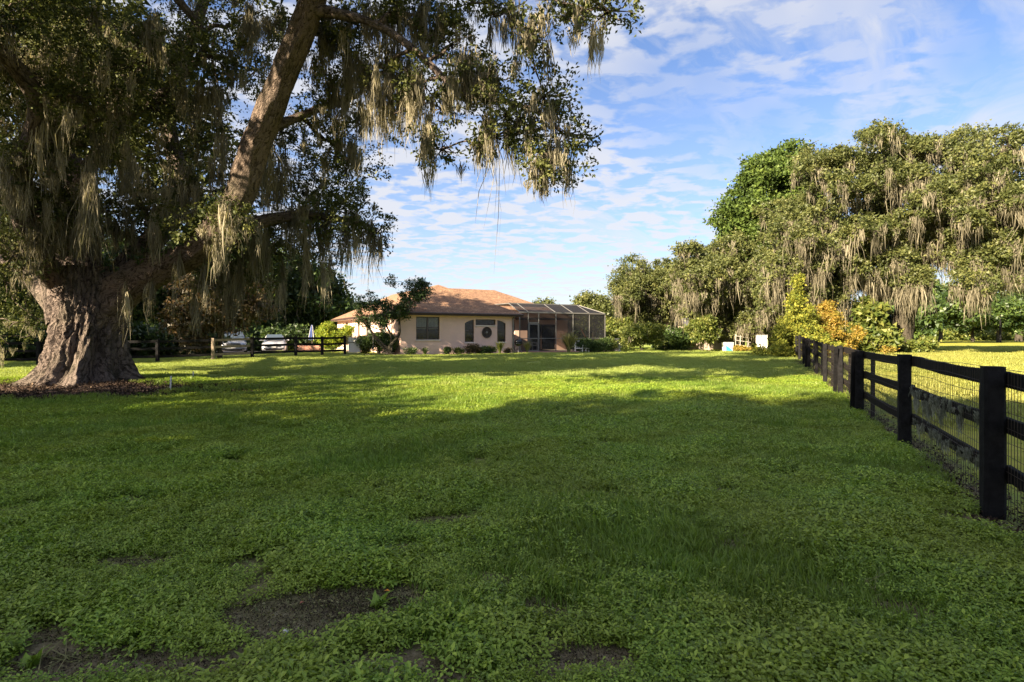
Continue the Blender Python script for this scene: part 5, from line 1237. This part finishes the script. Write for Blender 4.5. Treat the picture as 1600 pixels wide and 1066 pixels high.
# ------------------------------------------------------------------ grass, ground cover, litter
src = bpy.data.collections.new('ground_cover_sources')      # not linked to the scene: shapes only
def srcmesh(name, V, Q, T, mat):
    me = bpy.data.meshes.new(name); me.from_pydata([tuple(v) for v in V], [], [tuple(q) for q in Q])
    a = me.attributes.new('tint', 'FLOAT', 'POINT'); a.data.foreach_set('value', np.asarray(T, np.float32)); me.materials.append(mat)
    o = bpy.data.objects.new(name, me); return o
def clover_patch(seed, R_=.11, n=56):
    rg = np.random.default_rng(seed); V = []; Q = []; T = []
    for _ in range(n):
        r = R_*math.sqrt(rg.uniform()); a = rg.uniform(0, 6.283); c = np.array([r*math.cos(a), r*math.sin(a), .010+.062*rg.uniform()**1.1]); ph = rg.uniform(0, 6.283)
        tilt = rg.normal(0, .35, 2); sz = rg.uniform(.009, .018); t = np.clip(rg.normal(.5, .3), 0, 1)
        for k in range(3):
            b = ph+k*2.094+rg.normal(0, .15); d = np.array([math.cos(b), math.sin(b), tilt[0]*math.cos(b)+tilt[1]*math.sin(b)-.1]); s = np.array([-math.sin(b), math.cos(b), rg.normal(0, .2)])
            p0 = c+d*sz*.1; i = len(V)
            V += [p0, p0+d*sz*.75+s*sz*.42+[0,0,.003], p0+d*sz*1.45, p0+d*sz*.75-s*sz*.42+[0,0,.003]]; Q.append((i, i+1, i+2, i+3)); T += [t]*4
    return V, Q, T
def blade_patch(seed, R_=.2, n=120, h=(.05, .10), w=.0035, bend=.6, upright_=1.0):
    rg = np.random.default_rng(seed); V = []; Q = []; T = []
    for _ in range(n):
        r = R_*math.sqrt(rg.uniform()); a = rg.uniform(0, 6.283); c = np.array([r*math.cos(a), r*math.sin(a), -.005]); b = rg.uniform(0, 6.283)
        L = rg.uniform(*h); d = np.array([math.cos(b), math.sin(b), 0]); s = np.array([-math.sin(b), math.cos(b), 0]); be = bend*rg.uniform(.3, 1.3); ww = w*rg.uniform(.7, 1.4); t = np.clip(rg.normal(.5, .22), 0, 1)
        i = len(V)
        for k, f in enumerate((0, .4, .75, 1)):
            p = c+d*L*be*f*f+np.array([0, 0, 1])*L*(f-.35*be*f*f)*upright_; q = ww*(1, .9, .6, .08)[k]
            V += [p-s*q, p+s*q]; T += [t*(.75+.25*f)]*2
        for k in range(3): Q.append((i+2*k, i+2*k+1, i+2*k+3, i+2*k+2))
    return V, Q, T
def sprawl_patch(seed, n=12):      # rosette of broad blades (crabgrass)
    return blade_patch(seed, .05, n, (.10, .2), .005, 1.1, .8)
kinds = []
for i in range(4): kinds.append(('clover', clover_patch(200+i), 'clover'))                       # 0-3
for i in range(2): kinds.append(('short_grass', blade_patch(210+i, .2, 150, (.04, .09), .0028), 'blade'))   # 4-5
for i in range(2): kinds.append(('tall_tuft', blade_patch(220+i, .09, 60, (.14, .30), .0036, .7), 'blade'))  # 6-7
kinds.append(('crab_grass', sprawl_patch(230, 22), 'blade'))                                      # 8
for i in range(3): kinds.append(('lawn_grass', blade_patch(240+i, .5, 420, (.05, .12), .008, .6), 'lawn_blade'))   # 9-11
for i in range(2): kinds.append(('field_grass', blade_patch(250+i, .7, 420, (.07, .17), .010, .6), 'field_blade'))  # 12-13
kinds.append(('broad_weed', blade_patch(260, .03, 16, (.04, .085), .011, .9), 'clover')); kinds.append(('thatch', blade_patch(261, .12, 26, (.05, .14), .0022, 1.6, .12), 'reed_leaf'))   # 14, 15
for k, (nm, (V, Q, T), mt) in enumerate(kinds):
    o = srcmesh('%02d_%s' % (k, nm), V, Q, T, M[mt]); src.objects.link(o)
def scatter(name, x, y, idx, scl, rg, zoff=0, tilt=.06):
    n = len(x); V = np.stack([x, y, gz(x, y)+zoff], -1); me = bpy.data.meshes.new(name); me.vertices.add(n); me.vertices.foreach_set('co', V.astype(np.float32).ravel())
    rot = np.stack([rg.normal(0, tilt, n), rg.normal(0, tilt, n), rg.uniform(0, 6.283, n)], -1)
    a = me.attributes.new('rot', 'FLOAT_VECTOR', 'POINT'); a.data.foreach_set('vector', rot.astype(np.float32).ravel())
    a = me.attributes.new('scl', 'FLOAT', 'POINT'); a.data.foreach_set('value', scl.astype(np.float32))
    a = me.attributes.new('idx', 'INT', 'POINT'); a.data.foreach_set('value', idx.astype(np.int32))
    o = bpy.data.objects.new(name, me); COL.objects.link(o); o['kind'] = 'stuff'
    md = o.modifiers.new('scatter', 'NODES'); md.node_group = GN; return o
GN = bpy.data.node_groups.new('scatter', 'GeometryNodeTree')
GN.interface.new_socket('Geometry', in_out='INPUT', socket_type='NodeSocketGeometry'); GN.interface.new_socket('Geometry', in_out='OUTPUT', socket_type='NodeSocketGeometry')
gi = GN.nodes.new('NodeGroupInput'); go = GN.nodes.new('NodeGroupOutput'); ip = GN.nodes.new('GeometryNodeInstanceOnPoints'); ci = GN.nodes.new('GeometryNodeCollectionInfo')
ci.inputs['Collection'].default_value = src; ci.inputs['Separate Children'].default_value = True; ci.inputs['Reset Children'].default_value = True
def na(nm, ty):
    n = GN.nodes.new('GeometryNodeInputNamedAttribute'); n.data_type = ty; n.inputs['Name'].default_value = nm; return n.outputs['Attribute']
er = GN.nodes.new('FunctionNodeEulerToRotation')
GN.links.new(gi.outputs[0], ip.inputs['Points']); GN.links.new(ci.outputs[0], ip.inputs['Instance']); ip.inputs['Pick Instance'].default_value = True
GN.links.new(na('idx', 'INT'), ip.inputs['Instance Index']); GN.links.new(na('rot', 'FLOAT_VECTOR'), er.inputs[0]); GN.links.new(er.outputs[0], ip.inputs['Rotation'])
GN.links.new(na('scl', 'FLOAT'), ip.inputs['Scale']); GN.links.new(ip.outputs[0], go.inputs[0])

def wedge(rg, y0, y1, dens, half=.98, pad=1.0):
    """points spread evenly over the ground the camera can see between two distances"""
    A = (y1-y0)*(half*(y0+y1)+2*pad); n = int(A*dens)
    y = np.sqrt(rg.uniform((y0+pad/half)**2, (y1+pad/half)**2, n))-pad/half; x = rg.uniform(-1, 1, n)*(half*y+pad); return x, y
rg = np.random.default_rng(900)
def vn(x, y, s, o=0):   # cheap smooth variation
    return .5+.25*(np.sin(x*s+1.7*np.sin(y*s*.7+o)+o)+np.sin(y*s*1.3+1.9*np.sin(x*s*.8+o*2)+2*o))
def oakbed(x, y): return np.hypot((x+12.3)/5.4, (y-15.0)/2.7)
# clover and weeds up close
x, y = wedge(rg, 1.6, 9, 290); dm_ = dirtmask(x, y)+.25*(rg.uniform(size=len(x))-.5)
bare = vn(x, y, 2.3, 1.0)+.35*vn(x, y, 7.1, 3.0)
ok = (dm_ < .12) & (fence_side(x, y) < -.04-.12*rg.uniform(size=len(x))) & (bare > .17+.13*rg.uniform(size=len(x))) ; x, y = x[ok], y[ok]
gsel = vn(x, y, 1.1, 2.0)+.3*rg.uniform(size=len(x)) > .98
idx = np.where(gsel, rg.integers(4, 6, len(x)), rg.integers(0, 4, len(x)))
scatter('ground_cover', x, y, idx, rg.uniform(.7, 1.2, len(x))*(.75+.6*vn(x, y, 3.1, 5.0)), rg, 0, .16)
x, y = wedge(rg, 9, 19, 120); ok = (fence_side(x, y) < -.03-.12*rg.uniform(size=len(x))) & (oakbed(x, y) > 1.02-.45*rg.uniform(size=len(x))**3); x, y = x[ok], y[ok]
idx = np.where(vn(x, y, .7, 4)+.4*rg.uniform(size=len(x)) > .70+.3*(1-sstep(9, 17, y)), rg.integers(4, 6, len(x)), rg.integers(0, 4, len(x)))
scatter('ground_cover', x, y, idx, rg.uniform(.9, 1.6, len(x))*(.75+.5*vn(x, y, 2.1, 5.0)), rg, 0, .12)
# long grass tufts
tl = [(-1.75, 3.35), (-1.6, 3.2), (-1.35, 2.9), (-1.5, 2.75), (-1.0, 2.65), (-1.9, 3.5), (-.9, 3.75), (.95, 3.35), (1.05, 3.2), (1.15, 3.1), (.85, 3.05), (1.3, 3.3), (1.0, 3.55), (.9, 3.75), (.1, 6.1), (-.1, 6.3), (.2, 6.5), (-.35, 6.0), (-1.2, 2.75), (-.5, 2.6), (.0, 3.0), (-1.6, 4.4), (.5, 2.6)]
cx_ = []; 
for a, b in tl:
    for _ in range(4): cx_.append((a+rg.normal(0, .09), b+rg.normal(0, .07)))
x2, y2 = wedge(rg, 1.8, 12, 1.6); ok = vn(x2, y2, .9, 7) > .50; x2, y2 = x2[ok], y2[ok]
x = np.concatenate([[c[0] for c in cx_], x2]); y = np.concatenate([[c[1] for c in cx_], y2]); ok = (fence_side(x, y) < -.3) & (dirtmask(x, y) < -.15); x, y = x[ok], y[ok]
scatter('grass_tufts', x, y, rg.integers(6, 9, len(x)), rg.uniform(.55, 1.0, len(x)), rg)
x, y = wedge(rg, 1.7, 9, 7); ok = (fence_side(x, y) < -.2); x, y = x[ok], y[ok]
scatter('weeds', x, y, np.where(rg.uniform(size=len(x)) < .65, 14, 15), rg.uniform(.6, 1.25, len(x)), rg, .005, .2)
# lawn
x, y = wedge(rg, 13, 40, 5.5, .98, 2); 
inh = lambda x, y: ((x-HX)*.882+(y-HY)*.471 > -1.0) & ((x-HX)*-.471+(y-HY)*.882 > -1.0)
ok = (fence_side(x, y) < -.2) & (oakbed(x, y) > 1.08) & ~(inh(x, y) & (x < 9)) & ((x < 9) | (y < 40)); 
ok &= rg.uniform(size=len(x)) < sstep(10, 18, y)
x, y = x[ok], y[ok]
scatter('lawn', x, y, rg.integers(9, 12, len(x)), rg.uniform(.7, 1.15, len(x))*(.75+.25*sstep(30, 15, y)), rg)
x, y = wedge(rg, 38, 60, 1.6, .98, 2); ok = ((x > 9) | (x < -12)) & (fence_side(x, y) < 1) & ~((x < -11) & (y > 43.5) & (y < 53)); x, y = x[ok], y[ok]
scatter('lawn', x, y, rg.integers(9, 12, len(x)), rg.uniform(.8, 1.1, len(x)), rg)
# field beyond the fence
x, y = wedge(rg, 4, 60, 2.2, 1.0, 3); ok = fence_side(x, y) > .5+.9*sstep(12, 6, y); x, y = x[ok], y[ok]
scatter('field_grass', x, y, rg.integers(12, 14, len(x)), rg.uniform(.6, 1.1, len(x)), rg)
# leaf litter: under the oak, along the fence, on the bare patches
def litter(name, x, y, size, rg, h=.03, mat='litter'):
    n = len(x); pos = np.stack([x, y, gz(x, y)+rg.uniform(0, h, n)], -1)
    V, Q, T = leafquads(rg, pos, np.zeros((n, 3)), size, .45, np.clip(rg.normal(.45, .25, n), 0, 1), 1.6)
    return mk(name, V, quads=Q, mat=M[mat], tint=T, kind='stuff')
n = 15000; a = rg.uniform(0, 6.283, n); r = np.sqrt(rg.uniform(0, 1, n))*1.05*(1+.08*np.sin(a*5)); litter('leaf_litter', -12.3+5.5*r*np.cos(a), 15.0+2.8*r*np.sin(a), .075, rg, .06)
n = 12000; y = 3+30*rg.uniform(0, 1, n)**1.5; s = rg.normal(.0, .20, n); x = FX0+FS*(y-FY0)+s*1.09; litter('leaf_litter', x, y, .04, rg, .03)
n = 4200; x, y = wedge(rg, 1.8, 12, 60); k = rg.uniform(size=len(x)) < .5; litter('leaf_litter', x[k], y[k], .018, rg, .02)
for (a_, b_, rx_, ry_) in DIRT:
    n = int(12000*rx_*ry_*3.14)+20; a = rg.uniform(0, 6.283, n); r = np.sqrt(rg.uniform(0, 1, n))*1.15
    k = rg.uniform(size=n) < .8; xx, yy = a_+rx_*r*np.cos(a), b_+ry_*r*np.sin(a)
    litter('soil_litter', xx[k], yy[k], .012, rg, .014); litter('soil_litter', xx[~k], yy[~k], .020, rg, .012, 'reed_leaf')
x, y = wedge(rg, 1.8, 11, 16); k = fence_side(x, y) < -.1; litter('leaf_litter', x[k], y[k], .026, rg, .075)
# bright fallen leaves and bits
for i, (px, py, s, mt, lb) in enumerate([(600, 937, .035, 'orange', 'single orange fallen leaf right of the bare soil patch'), (446, 1002, .03, 'wicker', 'small pale pebble on the bare soil patch'), (512, 921, .035, 'alu', 'pale grey leaf scrap at the upper edge of the bare soil patch'), (476, 952, .03, 'bud_pot', 'small reddish fallen leaf on the bare soil patch'), (333, 768, .03, 'alu', 'pale scrap lying in the clover left of centre')]):
    Y = F*1.5/(py-524); x = (px-800)/F*Y
    if 'pebble' in lb: o = MB().lathe([(.0, 0), (.012, .003), (.015, .010), (.009, .018), (0, .02)], 10).mk('pebble', M[mt], None, True)
    else: o = mk('fallen_leaf', [(0,0,0), (s*.5, s*.3, .008), (s, 0, .002), (s*.5, -s*.3, .01), (s*.5, 0, .003)], faces=[(0,4,1), (1,4,2), (2,4,3), (3,4,0)], mat=M[mt])
    o.location = (x, Y, G(x, Y)+.03); o.rotation_euler = (0.1, .1, i*1.3); prop(o, label=lb, category='pebble' if 'pebble' in lb else 'leaf')
